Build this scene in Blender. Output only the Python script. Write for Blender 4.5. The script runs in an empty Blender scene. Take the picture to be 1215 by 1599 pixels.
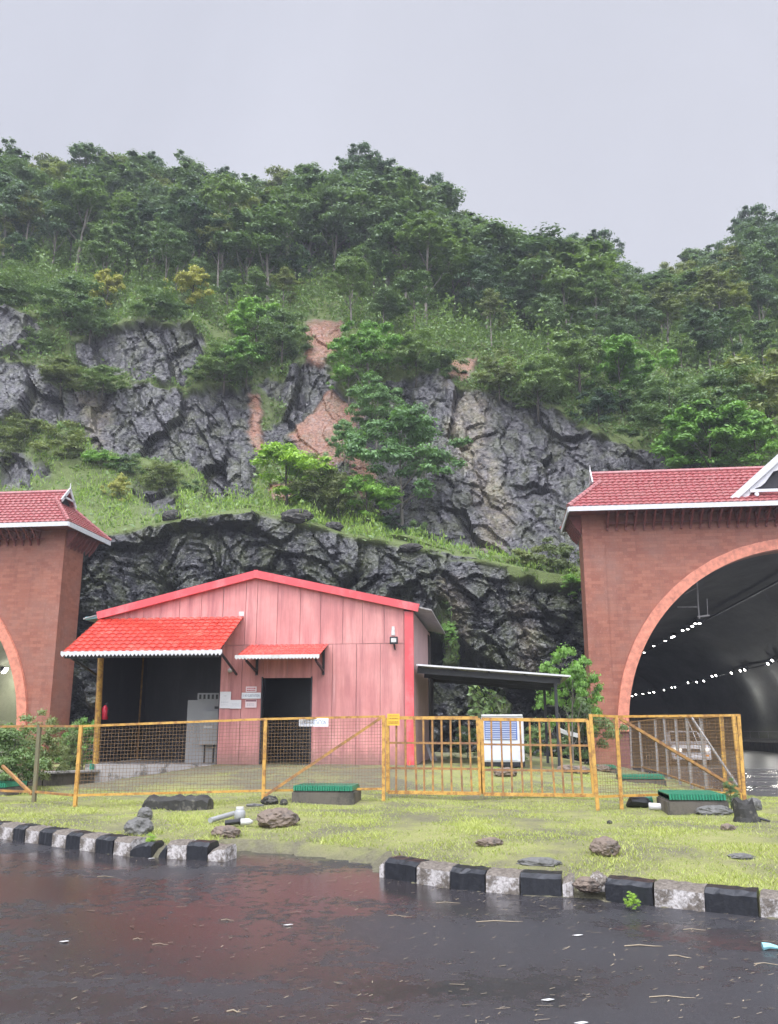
import bpy, bmesh, math, random
import numpy as np
from mathutils import Vector, Matrix, noise
random.seed(7)
RNG = np.random.default_rng(7)
C = bpy.context.scene.collection
SC = bpy.context.scene

# ------------------------------------------------------------------ camera
F_PX, HORIZON, YAW, EYE = 1380.0, 1138.0, math.radians(7), 1.5
PITCH = math.atan((HORIZON - 799.5) / F_PX)
cam_d = bpy.data.cameras.new("camera")
cam = bpy.data.objects.new("camera", cam_d)
C.objects.link(cam)
cam.location = (0, 0, EYE)
cam.rotation_euler = (math.radians(90) + PITCH, 0, YAW)
cam_d.sensor_fit = 'VERTICAL'
cam_d.sensor_height = 24
cam_d.lens = 24 * F_PX / 1599
cam_d.clip_start = .05
cam_d.clip_end = 1000
SC.camera = cam

# ------------------------------------------------------------------ sky, sun, exposure
SUN_EL, SUN_AZ = math.radians(62), math.radians(195)     # bright cloud above and behind the viewer
sun_dir = Vector((math.sin(SUN_AZ) * math.cos(SUN_EL), math.cos(SUN_AZ) * math.cos(SUN_EL), math.sin(SUN_EL)))
w = bpy.data.worlds.new("World"); SC.world = w; w.use_nodes = True
nt = w.node_tree; nt.nodes.clear()
out = nt.nodes.new('ShaderNodeOutputWorld')
sky = nt.nodes.new('ShaderNodeTexSky'); sky.sky_type = 'NISHITA'; sky.sun_disc = False
sky.sun_elevation = SUN_EL; sky.sun_rotation = SUN_AZ
bgn = nt.nodes.new('ShaderNodeBackground'); bgn.inputs[1].default_value = .06
nt.links.new(sky.outputs[0], bgn.inputs[0])
tc = nt.nodes.new('ShaderNodeTexCoord')
dot = nt.nodes.new('ShaderNodeVectorMath'); dot.operation = 'DOT_PRODUCT'
nt.links.new(tc.outputs['Generated'], dot.inputs[0]); dot.inputs[1].default_value = Vector((.05, -.5, .86)).normalized()
mr = nt.nodes.new('ShaderNodeMapRange'); mr.interpolation_type = 'SMOOTHSTEP'
mr.inputs['From Min'].default_value = .36; mr.inputs['From Max'].default_value = .98
mr.inputs['To Min'].default_value = .67; mr.inputs['To Max'].default_value = 4.6
nt.links.new(dot.outputs['Value'], mr.inputs['Value'])
nz = nt.nodes.new('ShaderNodeTexNoise'); nz.inputs['Scale'].default_value = 1.3; nz.inputs['Detail'].default_value = 4
nt.links.new(tc.outputs['Generated'], nz.inputs['Vector'])
crw = nt.nodes.new('ShaderNodeMix'); crw.data_type = 'RGBA'
crw.inputs['A'].default_value = (.80, .83, .97, 1); crw.inputs['B'].default_value = (.93, .94, 1.03, 1)
nt.links.new(nz.outputs['Fac'], crw.inputs['Factor'])
bgo = nt.nodes.new('ShaderNodeBackground')
nt.links.new(crw.outputs['Result'], bgo.inputs[0]); cn_ = nt.nodes.new('ShaderNodeTexNoise'); cn_.inputs['Scale'].default_value = 2.2; cn_.inputs['Detail'].default_value = 5; cn_.inputs['Distortion'].default_value = .6
nt.links.new(tc.outputs['Generated'], cn_.inputs['Vector'])
cm_ = nt.nodes.new('ShaderNodeMapRange'); cm_.inputs[1].default_value = .3; cm_.inputs[2].default_value = .7; cm_.inputs[3].default_value = .93; cm_.inputs[4].default_value = 1.05
nt.links.new(cn_.outputs['Fac'], cm_.inputs[0]); mu_ = nt.nodes.new('ShaderNodeMath'); mu_.operation = 'MULTIPLY'; nt.links.new(mr.outputs[0], mu_.inputs[0]); nt.links.new(cm_.outputs[0], mu_.inputs[1]); nt.links.new(mu_.outputs[0], bgo.inputs[1])
mx = nt.nodes.new('ShaderNodeMixShader'); mx.inputs[0].default_value = .93
nt.links.new(bgn.outputs[0], mx.inputs[1]); nt.links.new(bgo.outputs[0], mx.inputs[2]); nt.links.new(mx.outputs[0], out.inputs[0])
sd = bpy.data.lights.new("sun", 'SUN'); sun = bpy.data.objects.new("sun", sd); C.objects.link(sun)
sd.energy = 1.5; sd.angle = math.radians(14); sd.color = (1, .96, .9)
sun.rotation_euler = sun_dir.to_track_quat('Z', 'Y').to_euler()
SC.view_settings.view_transform = 'Standard'
SC.view_settings.look = 'None'
SC.view_settings.exposure = 0.25
SC.view_settings.gamma = 1
cy = SC.cycles
cy.max_bounces = 7; cy.diffuse_bounces = 3; cy.glossy_bounces = 3; cy.transmission_bounces = 4; cy.volume_bounces = 0
cy.transparent_max_bounces = 8; cy.use_denoising = True; cy.caustics_reflective = False; cy.caustics_refractive = False
cy.sample_clamp_indirect = 6

# ------------------------------------------------------------------ pixel helpers (photo is 1215 x 1599)
def ray(px, py):
    u, v = px - 607.5, py - 799.5
    dy = F_PX * math.cos(PITCH) + v * math.sin(PITCH)
    dz = F_PX * math.sin(PITCH) - v * math.cos(PITCH)
    return (u * math.cos(YAW) - dy * math.sin(YAW), u * math.sin(YAW) + dy * math.cos(YAW), dz)
def at_y(px, py, y):
    d = ray(px, py); k = y / d[1]
    return Vector((d[0] * k, y, EYE + d[2] * k))
def at_z(px, py, z):
    d = ray(px, py); k = (z - EYE) / d[2]
    return Vector((d[0] * k, d[1] * k, z))
def sstep(a, b, x):
    t = min(1, max(0, (x - a) / (b - a))) if a != b else float(x > a)
    return t * t * (3 - 2 * t)

# ------------------------------------------------------------------ materials
class M:
    """node material helper"""
    def __init__(s, name, rough=.7, color=(.5, .5, .5), spec=.5):
        s.m = bpy.data.materials.new(name); s.m.use_nodes = True
        s.t = s.m.node_tree; s.b = s.t.nodes['Principled BSDF']
        s.b.inputs['Roughness'].default_value = rough
        s.b.inputs['Base Color'].default_value = (*color, 1)
        s.b.inputs['Specular IOR Level'].default_value = spec
        s.tc = s.t.nodes.new('ShaderNodeTexCoord')
    def n(s, kind, **kw):
        x = s.t.nodes.new('ShaderNode' + kind)
        for k, v in kw.items():
            if k in x.inputs.keys(): x.inputs[k].default_value = v
            else: setattr(x, k, v)
        return x
    def l(s, a, b): s.t.links.new(a, b)
    def mapping(s, scale=(1, 1, 1), loc=(0, 0, 0), src='Object', rot=(0, 0, 0)):
        x = s.n('Mapping'); x.inputs['Scale'].default_value = scale; x.inputs['Location'].default_value = loc; x.inputs['Rotation'].default_value = rot
        s.l(s.tc.outputs[src], x.inputs['Vector']); return x.outputs[0]
    def noise(s, scale, detail=4, rough=.55, vec=None, dist=0):
        x = s.n('TexNoise'); x.inputs['Scale'].default_value = scale; x.inputs['Detail'].default_value = detail
        x.inputs['Roughness'].default_value = rough; x.inputs['Distortion'].default_value = dist
        s.l(vec if vec is not None else s.tc.outputs['Object'], x.inputs['Vector']); return x.outputs['Fac']
    def ramp(s, fac, stops):
        x = s.n('ValToRGB'); e = x.color_ramp.elements
        while len(e) < len(stops): e.new(.5)
        for i, (p, c) in enumerate(stops):
            e[i].position = p; e[i].color = (*c, 1) if len(c) == 3 else c
        s.l(fac, x.inputs[0]); return x.outputs[0]
    def rng(s, v, a, b, c, d, smooth=False):
        x = s.n('MapRange'); x.inputs[1].default_value = a; x.inputs[2].default_value = b; x.inputs[3].default_value = c; x.inputs[4].default_value = d
        if smooth: x.interpolation_type = 'SMOOTHSTEP'
        s.l(v, x.inputs[0]); return x.outputs[0]
    def mix(s, fac, a, b, mode='MIX'):
        x = s.n('Mix'); x.data_type = 'RGBA'; x.blend_type = mode
        for key, v in (('Factor', fac), ('A', a), ('B', b)):
            if isinstance(v, (int, float)): x.inputs[key].default_value = v
            elif isinstance(v, tuple): x.inputs[key].default_value = (*v, 1)
            else: s.l(v, x.inputs[key])
        return x.outputs['Result']
    def math(s, op, a, b=0):
        x = s.n('Math'); x.operation = op
        for i, v in enumerate((a, b)):
            if isinstance(v, (int, float)): x.inputs[i].default_value = v
            else: s.l(v, x.inputs[i])
        return x.outputs[0]
    def color(s, o): s.l(o, s.b.inputs['Base Color']); return s
    def rough(s, o): s.l(o, s.b.inputs['Roughness']); return s
    def bump(s, h, strength=.5, dist=.02):
        x = s.n('Bump'); x.inputs['Strength'].default_value = strength; x.inputs['Distance'].default_value = dist
        s.l(h, x.inputs['Height']); s.l(x.outputs[0], s.b.inputs['Normal']); return s

def simple(name, color, rough=.6, metal=0, var=.15, vscale=6, bump=0, spec=.5):
    m = M(name, rough, color, spec); m.b.inputs['Metallic'].default_value = metal
    f = m.noise(vscale, 5, .6)
    lo = tuple(c * (1 - var) for c in color); hi = tuple(min(1, c * (1 + var)) for c in color)
    m.color(m.ramp(f, [(.3, lo), (.7, hi)]))
    if bump: m.bump(m.noise(vscale * 6, 4), bump, .01)
    return m.m

def stained(name, base, stain, rough=.5, lo=.5, hi=.7, scale=3, vstretch=1, bump=0, fine=30):
    m = M(name, rough)
    v = m.mapping((scale, scale, scale / vstretch))
    f = m.noise(1, 6, .65, v)
    f2 = m.noise(fine, 3)
    k = m.rng(m.math('ADD', f, m.math('MULTIPLY', m.math('SUBTRACT', f2, .5), .25)), lo, hi, 0, 1)
    b2 = m.ramp(m.noise(scale * .5, 3), [(.3, tuple(c * .88 for c in base)), (.7, tuple(min(1, c * 1.1) for c in base))])
    m.color(m.mix(k, b2, stain))
    if bump: m.bump(f2, bump, .01)
    return m.m

MAT = {}
# wet asphalt
m = M('wet_asphalt', .3, spec=.5)
sxr = m.n('SeparateXYZ'); m.l(m.tc.outputs['Object'], sxr.inputs[0])
big = m.math('ADD', m.noise(.42, 4, .5, m.mapping((1, 1.8, 1))), m.rng(sxr.outputs[0], -2.5, 1.5, .07, -.10))
fine = m.noise(130, 2, .7); mid = m.noise(9, 4, .6)
m.color(m.mix(m.rng(big, .35, .7, 0, 1), m.ramp(fine, [(.35, (.018, .018, .021)), (.75, (.058, .058, .066))]), m.ramp(fine, [(.3, (.014, .012, .013)), (.8, (.045, .036, .036))])))
wet = m.rng(m.math('ADD', big, m.math('MULTIPLY', m.math('SUBTRACT', mid, .5), .55)), .42, .56, 0, 1, True)
m.rough(m.rng(wet, 0, 1, .38, .065))
bp = m.n('Bump'); bp.inputs['Distance'].default_value = .006
m.l(m.math('ADD', m.math('MULTIPLY', m.noise(110, 3, .8), 1.0), m.math('MULTIPLY', mid, .5)), bp.inputs['Height'])
m.l(m.rng(wet, 0, 1, .9, .13), bp.inputs['Strength']); m.l(bp.outputs[0], m.b.inputs['Normal'])
MAT['asphalt'] = m.m
lk = m.b.inputs['Base Color'].links[0].from_socket; spk = m.rng(m.noise(240, 2, .8), .62, .72, 0, .8)  # pale aggregate specks, their glints painted into the colour
m.color(m.mix(spk, lk, (.24, .24, .26)))
# grass ground
m = M('lawn_ground', .85)
n1, n2, n3 = m.noise(.7, 5, .6), m.noise(4, 5, .7), m.noise(60, 3, .7)
g = m.ramp(n3, [(.25, (.13, .15, .04)), (.55, (.26, .28, .08)), (.8, (.42, .39, .18))])
g = m.mix(m.rng(n2, .4, .7, 0, .6), g, (.36, .33, .16))
at = m.n('Attribute', attribute_name='bare')
soil = m.ramp(m.noise(25, 5, .7), [(.3, (.085, .08, .045)), (.7, (.19, .175, .115))])
bare = m.math('ADD', m.rng(m.math('ADD', n1, m.math('MULTIPLY', n2, .4)), .61, .80, 0, .9), at.outputs['Fac'])
m.color(m.mix(m.rng(bare, 0, 1, 0, 1), g, soil)); m.bump(n3, .8, .03)
MAT['lawn'] = m.m
# hill: rock + soil + vegetation ground, from vertex attributes
m = M('hill_rock_and_turf', .45, spec=.55)
veg = m.n('Attribute', attribute_name='veg').outputs['Fac']; soilA = m.n('Attribute', attribute_name='soil').outputs['Fac']
tan = m.n('Attribute', attribute_name='tan').outputs['Fac']; dk = m.n('Attribute', attribute_name='basalt').outputs['Fac']
mp = m.mapping((1, 1, .55))
r1, r2, r3 = m.noise(.9, 6, .65, mp), m.noise(5, 5, .7, m.mapping((1, 1, 1.7), rot=(0, .5, 0))), m.noise(22, 4, .7)
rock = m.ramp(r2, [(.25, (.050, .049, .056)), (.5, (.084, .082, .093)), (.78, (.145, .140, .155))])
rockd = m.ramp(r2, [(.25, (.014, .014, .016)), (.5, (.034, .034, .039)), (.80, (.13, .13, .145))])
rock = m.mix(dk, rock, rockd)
rock = m.mix(m.rng(r1, .5, .72, 0, .5), rock, m.mix(r3, (.07, .055, .045), (.15, .12, .095)))
rock = m.mix(m.math('MULTIPLY', tan, m.rng(m.math('ADD', r1, m.math('MULTIPLY', r3, .3)), .5, .75, .1, .9)), rock, m.mix(r3, (.20, .165, .12), (.40, .33, .25)))
redc = m.mix(r3, (.20, .08, .042), (.37, .165, .095))
vc = m.n('TexVoronoi'); vc.inputs['Scale'].default_value = 1.0; vc.inputs['Randomness'].default_value = 1
dn = m.n('TexNoise'); dn.inputs['Scale'].default_value = 1.1; dn.inputs['Detail'].default_value = 5; m.l(m.tc.outputs['Object'], dn.inputs['Vector'])
vadd = m.n('VectorMath', operation='MULTIPLY_ADD'); m.l(dn.outputs['Color'], vadd.inputs[0]); vadd.inputs[1].default_value = (1.6, 1.6, 1.6); m.l(m.mapping((1, 1, 1.5), rot=(.3, .5, 0)), vadd.inputs[2])
m.l(vadd.outputs[0], vc.inputs['Vector']); sc_ = m.n('SeparateColor'); m.l(vc.outputs['Color'], sc_.inputs[0])
ve = m.n('TexVoronoi', feature='DISTANCE_TO_EDGE'); ve.inputs['Scale'].default_value = .75; m.l(vadd.outputs[0], ve.inputs['Vector'])
ve2 = m.n('TexVoronoi', feature='DISTANCE_TO_EDGE'); ve2.inputs['Scale'].default_value = 2.3; m.l(vadd.outputs[0], ve2.inputs['Vector'])
crack = m.math('MULTIPLY', m.rng(ve.outputs['Distance'], 0, .045, .3, 1), m.rng(ve2.outputs['Distance'], 0, .08, .5, 1))
facet = m.math('MULTIPLY', m.rng(sc_.outputs[0], 0, 1, .7, 1.35), crack)  # random tone per block, wet glints put into the paler ones
fcol = m.n('CombineColor'); [m.l(facet, fcol.inputs[i]) for i in range(3)]
rock = m.mix(1.0, rock, fcol.outputs[0], 'MULTIPLY')
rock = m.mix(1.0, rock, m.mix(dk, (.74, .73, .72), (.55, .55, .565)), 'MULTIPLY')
rock = m.mix(m.math('MULTIPLY', soilA, m.rng(r2, .30, .58, .25, 1)), rock, redc)
moss = m.rng(m.math('ADD', r1, m.math('MULTIPLY', r3, .3)), .58, .85, 0, .5)
rock = m.mix(moss, rock, (.075, .095, .03))
turf = m.ramp(r3, [(.3, (.055, .085, .022)), (.7, (.15, .19, .05))])
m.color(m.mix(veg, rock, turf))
m.rough(m.mix(veg, m.mix(dk, m.ramp(r2, [(.3, (.22,) * 3), (.8, (.46,) * 3)]), m.ramp(r2, [(.3, (.12,) * 3), (.8, (.30,) * 3)])), (.9, .9, .9)))
m.b.inputs['Specular IOR Level'].default_value = .65
hh = m.math('ADD', m.math('ADD', m.math('MULTIPLY', r2, 1.0), m.math('MULTIPLY', r3, .35)), m.math('MULTIPLY', crack, .8)); m.bump(hh, .5, .09)
MAT['hill'] = m.m
# laterite masonry cladding
def masonry(name, c1, c2, c3, mortar, scale=1, bw=.46, bh=.19, contrast=.5):
    m = M(name, .62)
    sx = m.n('SeparateXYZ'); m.l(m.tc.outputs['Object'], sx.inputs[0])
    cx = m.n('CombineXYZ'); m.l(m.math('ADD', sx.outputs[0], sx.outputs[1]), cx.inputs[0]); m.l(sx.outputs[2], cx.inputs[1])
    br = m.n('TexBrick'); br.inputs['Scale'].default_value = 1; br.inputs['Brick Width'].default_value = bw; br.inputs['Row Height'].default_value = bh
    br.inputs['Mortar Size'].default_value = .006; br.inputs['Mortar Smooth'].default_value = .3; br.inputs['Bias'].default_value = .1
    br.inputs['Color1'].default_value = (*c1, 1); br.inputs['Color2'].default_value = (*c2, 1); br.inputs['Mortar'].default_value = (*mortar, 1)
    m.l(cx.outputs[0], br.inputs['Vector'])
    p = m.noise(.55, 5, .65); q = m.noise(14, 4, .7)
    c = m.mix(m.rng(p, .45, .68, 0, contrast), br.outputs['Color'], c3)
    c = m.mix(m.rng(q, .55, .8, 0, .35), c, (.55, .33, .27))
    c = m.mix(m.rng(m.noise(1, 5, .7, m.mapping((2.2, 2.2, .25))), .52, .75, 0, .45), c, tuple(x * .55 for x in c1))
    m.color(c); m.bump(m.math('ADD', br.outputs['Fac'], m.math('MULTIPLY', q, -.6)), .35, .015); return m.m
MAT['laterite'] = masonry('laterite_cladding', (.245, .078, .046), (.34, .124, .075), (.27, .135, .10), (.235, .09, .058), bw=.36, bh=.14, contrast=.7)
MAT['arch_trim'] = simple('arch_trim_plaster', (.60, .22, .14), .6, var=.28, vscale=5, bump=.3)
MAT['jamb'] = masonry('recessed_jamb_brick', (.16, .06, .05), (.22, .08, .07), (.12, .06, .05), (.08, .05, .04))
# roof tiles
m = M('clay_roof_tile', .22, spec=.8)
m.color(m.mix(m.rng(m.noise(2.5, 4), .4, .7, 0, .5), m.ramp(m.noise(7, 3), [(.3, (.26, .062, .064)), (.7, (.42, .135, .135))]), (.36, .18, .16)))
m.bump(m.noise(20, 3), .1, .01); MAT['tile'] = m.m
m = M('red_tile_sheet', .16, spec=.8)
m.color(m.mix(m.rng(m.noise(2.2, 6, .75), .52, .68, 0, .55), m.ramp(m.noise(3, 4), [(.3, (.44, .04, .028)), (.7, (.58, .075, .05))]), (.52, .24, .17))); m.bump(m.noise(8, 3), .12, .02); MAT['redsheet'] = m.m
# faded pink sheet metal with rain streaks
m = M('faded_red_sheet_metal', .5)
st = m.noise(1, 6, .7, m.mapping((4.5, 4.5, .4))); pt = m.noise(.8, 4, .6)
c = m.mix(m.rng(pt, .35, .7, 0, 1), (.56, .22, .205), (.70, .335, .305))
c = m.mix(m.rng(st, .42, .66, 0, .9), c, (.40, .15, .15))
c = m.mix(m.rng(m.noise(1, 5, .75, m.mapping((9, 9, .3), (3, 1, 2))), .6, .78, 0, .55), c, (.84, .55, .52))
sz_ = m.n('SeparateXYZ'); m.l(m.tc.outputs['Object'], sz_.inputs[0])
mud = m.rng(m.math('ADD', sz_.outputs[2], m.math('MULTIPLY', m.noise(5, 5, .7), -.9)), -.35, .05, .7, 0)
c = m.mix(mud, c, (.22, .13, .11)); c = m.mix(m.rng(m.noise(1, 6, .8, m.mapping((16, 16, 1.1), (5, 0, 0))), .64, .74, 0, .6), c, (.27, .12, .09))
m.color(c)
wv = m.n('TexWave'); wv.inputs['Scale'].default_value = 5.0; wv.bands_direction = 'X'; m.l(m.tc.outputs['Object'], wv.inputs['Vector'])
m.bump(wv.outputs['Fac'], .05, .01)
MAT['pink'] = m.m
MAT['pink_side'] = stained('pale_side_sheet', (.52, .36, .35), (.36, .22, .21), .55, .5, .8, 2, 6)
MAT['redtrim'] = stained('red_flashing', (.66, .09, .10), (.72, .24, .24), .4, .5, .8, 2, 2)
MAT['white'] = simple('white_paint', (.60, .60, .61), .5, var=.1)
MAT['offwhite'] = stained('weathered_white_board', (.62, .62, .60), (.35, .34, .30), .6, .5, .8, 3)
MAT['darkred'] = simple('dark_red_wood', (.20, .05, .04), .6, var=.3)
MAT['dark'] = simple('dark_steel', (.022, .023, .026), .5, var=.3)
MAT['black'] = simple('black_plastic', (.012, .012, .014), .4)
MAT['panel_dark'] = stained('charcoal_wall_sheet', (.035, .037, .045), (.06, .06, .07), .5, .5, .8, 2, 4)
m = M('yellow_painted_steel', .45)
f = m.noise(9, 5, .7)
m.color(m.mix(m.rng(f, .47, .62, 0, .85), m.ramp(m.noise(3, 3), [(.3, (.50, .27, .05)), (.7, (.62, .37, .09))]), (.25, .11, .04))); MAT['yellow'] = m.m
m = M('rusty_yellow_bar', .6)
m.color(m.mix(m.rng(m.noise(6, 5, .7), .38, .62, 0, 1), (.45, .24, .06), (.20, .10, .055))); MAT['rusty'] = m.m
MAT['wire'] = simple('rusty_wire', (.20, .12, .055), .7, var=.35, vscale=8)
MAT['post_dull'] = stained('mossy_steel_post', (.15, .14, .08), (.20, .13, .06), .7, .5, .7, 4)
MAT['concrete'] = stained('weathered_concrete', (.42, .40, .38), (.13, .125, .11), .8, .50, .60, 1.6, 1, .4)
MAT['concrete_dark'] = stained('damp_concrete', (.12, .105, .085), (.045, .042, .035), .7, .45, .65, 3, 2, .5)
MAT['green'] = simple('green_grating_paint', (.022, .21, .12), .4, var=.2, vscale=8)
MAT['grey_cab'] = stained('grey_cabinet_enamel', (.33, .34, .34), (.24, .25, .25), .4, .5, .8, 2)
MAT['grey_post'] = simple('grey_post_paint', (.28, .27, .26), .6, var=.25)
MAT['blue_white'] = simple('pale_blue_enamel', (.60, .67, .82), .35, var=.06, vscale=2)
MAT['blue'] = simple('blue_louvre', (.09, .16, .42), .4)
MAT['paper'] = simple('white_paper', (.78, .78, .80), .7, var=.04)
MAT['signwhite'] = simple('sign_white', (.80, .82, .86), .4, var=.03)
MAT['signpink'] = simple('sign_pale_pink', (.80, .66, .68), .4, var=.03)
MAT['inkblue'] = simple('ink_blue_grey', (.10, .14, .22), .5)
MAT['inkred'] = simple('ink_red', (.55, .06, .08), .5)
MAT['inkgrey'] = simple('ink_grey', (.42, .43, .46), .6)
MAT['inkdark'] = simple('ink_dark_red', (.20, .05, .07), .5)
MAT['signyellow'] = simple('sign_yellow', (.78, .46, .05), .45, var=.08)
MAT['inkbrown'] = simple('ink_brown', (.34, .19, .03), .5)
MAT['red'] = simple('extinguisher_red', (.55, .02, .05), .25, var=.05)
MAT['orange'] = simple('orange_pipe', (.75, .12, .05), .4, var=.1)
# black / mossy white kerb paint
m = M('black_kerb_paint', .30, spec=.6)
f = m.noise(7, 5, .7)
m.color(m.mix(m.rng(f, .62, .72, 0, .7), m.ramp(m.noise(30, 3), [(.3, (.008, .009, .011)), (.7, (.02, .022, .028))]), (.09, .085, .08))); m.bump(m.noise(14, 4), .35, .02)
MAT['kerb_black'] = m.m
m = M('mossy_white_kerb_paint', .7)
f = m.noise(6, 6, .75); f2 = m.noise(28, 4, .7)
g2 = m.n('NewGeometry'); sp = m.n('SeparateXYZ'); m.l(g2.outputs['Normal'], sp.inputs[0])
up = m.rng(sp.outputs[2], .4, .9, 0, .22)
k = m.rng(m.math('ADD', m.math('ADD', f, up), m.math('MULTIPLY', m.math('SUBTRACT', f2, .5), .5)), .40, .55, 0, 1)
m.color(m.mix(k, (.58, .55, .53), m.ramp(f2, [(.3, (.05, .04, .028)), (.7, (.22, .19, .16))]))); m.bump(f2, .6, .02)
MAT['kerb_white'] = m.m
MAT['stone_brown'] = stained('brown_boulder', (.17, .13, .10), (.05, .045, .04), .75, .5, .7, 6, 1, .8)
MAT['stone_grey'] = stained('grey_boulder', (.13, .128, .12), (.06, .06, .055), .7, .5, .7, 6, 1, .8)
MAT['stone_dark'] = stained('blackened_rubble', (.028, .027, .024), (.16, .15, .12), .7, .55, .7, 6, 1, .8)
MAT['straw'] = simple('dry_straw', (.34, .28, .19), .8, var=.35, vscale=3)
MAT['bark'] = stained('pale_bark', (.20, .18, .15), (.10, .10, .08), .85, .45, .65, 3, 5, .5)
MAT['bark_dark'] = stained('brown_bark', (.09, .075, .06), (.05, .055, .035), .85, .45, .65, 3, 5, .5)
MAT['car_white'] = simple('car_white_paint', (.55, .55, .56), .25, var=.03)
MAT['glass_dark'] = simple('dark_glass', (.02, .022, .025), .08, var=.05)
MAT['amber'] = simple('amber_lens', (.7, .28, .04), .2)
MAT['silver'] = simple('chrome_trim', (.5, .5, .52), .25, metal=.9)
MAT['cyan'] = simple('cyan_plastic', (.30, .62, .66), .3)
# tunnel lining
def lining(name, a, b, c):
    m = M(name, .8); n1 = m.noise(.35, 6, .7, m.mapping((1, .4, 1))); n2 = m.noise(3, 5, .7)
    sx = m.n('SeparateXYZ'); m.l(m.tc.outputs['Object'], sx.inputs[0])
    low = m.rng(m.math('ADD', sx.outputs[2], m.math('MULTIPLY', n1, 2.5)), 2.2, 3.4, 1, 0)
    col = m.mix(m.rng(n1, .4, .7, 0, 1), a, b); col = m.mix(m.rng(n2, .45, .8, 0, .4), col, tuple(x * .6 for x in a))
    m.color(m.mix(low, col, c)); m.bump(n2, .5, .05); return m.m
MAT['lining_dark'] = lining('dark_shotcrete', (.06, .064, .066), (.13, .135, .127), (.22, .23, .18))  # dark grey lining, paler towards the floor
MAT['lining_pale'] = lining('pale_lit_shotcrete', (.36, .38, .27), (.46, .47, .35), (.40, .42, .31))  # pale wall, with the brightness of its lighting put into the colour
def lampmat(name, col, s):
    m = M(name); m.b.inputs['Emission Color'].default_value = (*col, 1); m.b.inputs['Emission Strength'].default_value = s; return m.m
MAT['lamp'] = lampmat('lamp_diffuser', (1, .97, .92), 18)
MAT['headlight'] = lampmat('headlight_lens', (1, .95, .85), 1.5)

def leafmat(name, dark, light, hue_jit=.25):
    m = bpy.data.materials.new(name); m.use_nodes = True
    h = M.__new__(M); h.m = m; h.t = m.node_tree; h.b = h.t.nodes['Principled BSDF']; h.tc = h.n('TexCoord')
    a = h.n('Attribute', attribute_name='tint').outputs['Fac']
    oi = h.n('ObjectInfo').outputs['Random']
    k = h.math('ADD', h.math('MULTIPLY', a, .75), h.math('MULTIPLY', oi, .4))
    col = h.mix(k, dark, light)
    col = h.mix(h.math('MULTIPLY', oi, hue_jit), col, tuple(x * y for x, y in zip(light, (1.15, .95, .55))))
    h.color(col); h.b.inputs['Roughness'].default_value = .42; h.b.inputs['Specular IOR Level'].default_value = .45
    tr = h.n('BsdfTranslucent'); h.l(h.mix(1, col, (1.3, 1.35, .6), 'MULTIPLY'), tr.inputs['Color'])
    ms = h.n('MixShader'); ms.inputs[0].default_value = .28
    h.l(h.b.outputs[0], ms.inputs[1]); h.l(tr.outputs[0], ms.inputs[2])
    h.l(ms.outputs[0], h.t.nodes['Material Output'].inputs[0]); return m
MAT['leaf_forest'] = leafmat('forest_foliage', (.045, .088, .052), (.165, .26, .145))
MAT['leaf_mid'] = leafmat('mid_green_foliage', (.06, .12, .05), (.20, .31, .12))
MAT['leaf_olive'] = leafmat('olive_foliage', (.08, .115, .045), (.25, .31, .12))
MAT['leaf_dark'] = leafmat('dark_green_foliage', (.03, .065, .04), (.11, .20, .115))
MAT['leaf_jade'] = leafmat('jade_foliage', (.07, .155, .055), (.21, .38, .13))
MAT['leaf_bright'] = leafmat('bright_green_foliage', (.10, .22, .04), (.24, .46, .09))
MAT['leaf_lime'] = leafmat('lime_foliage', (.16, .32, .035), (.36, .58, .09))
MAT['leaf_yellow'] = leafmat('yellow_green_foliage', (.25, .28, .05), (.45, .46, .12))

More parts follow.
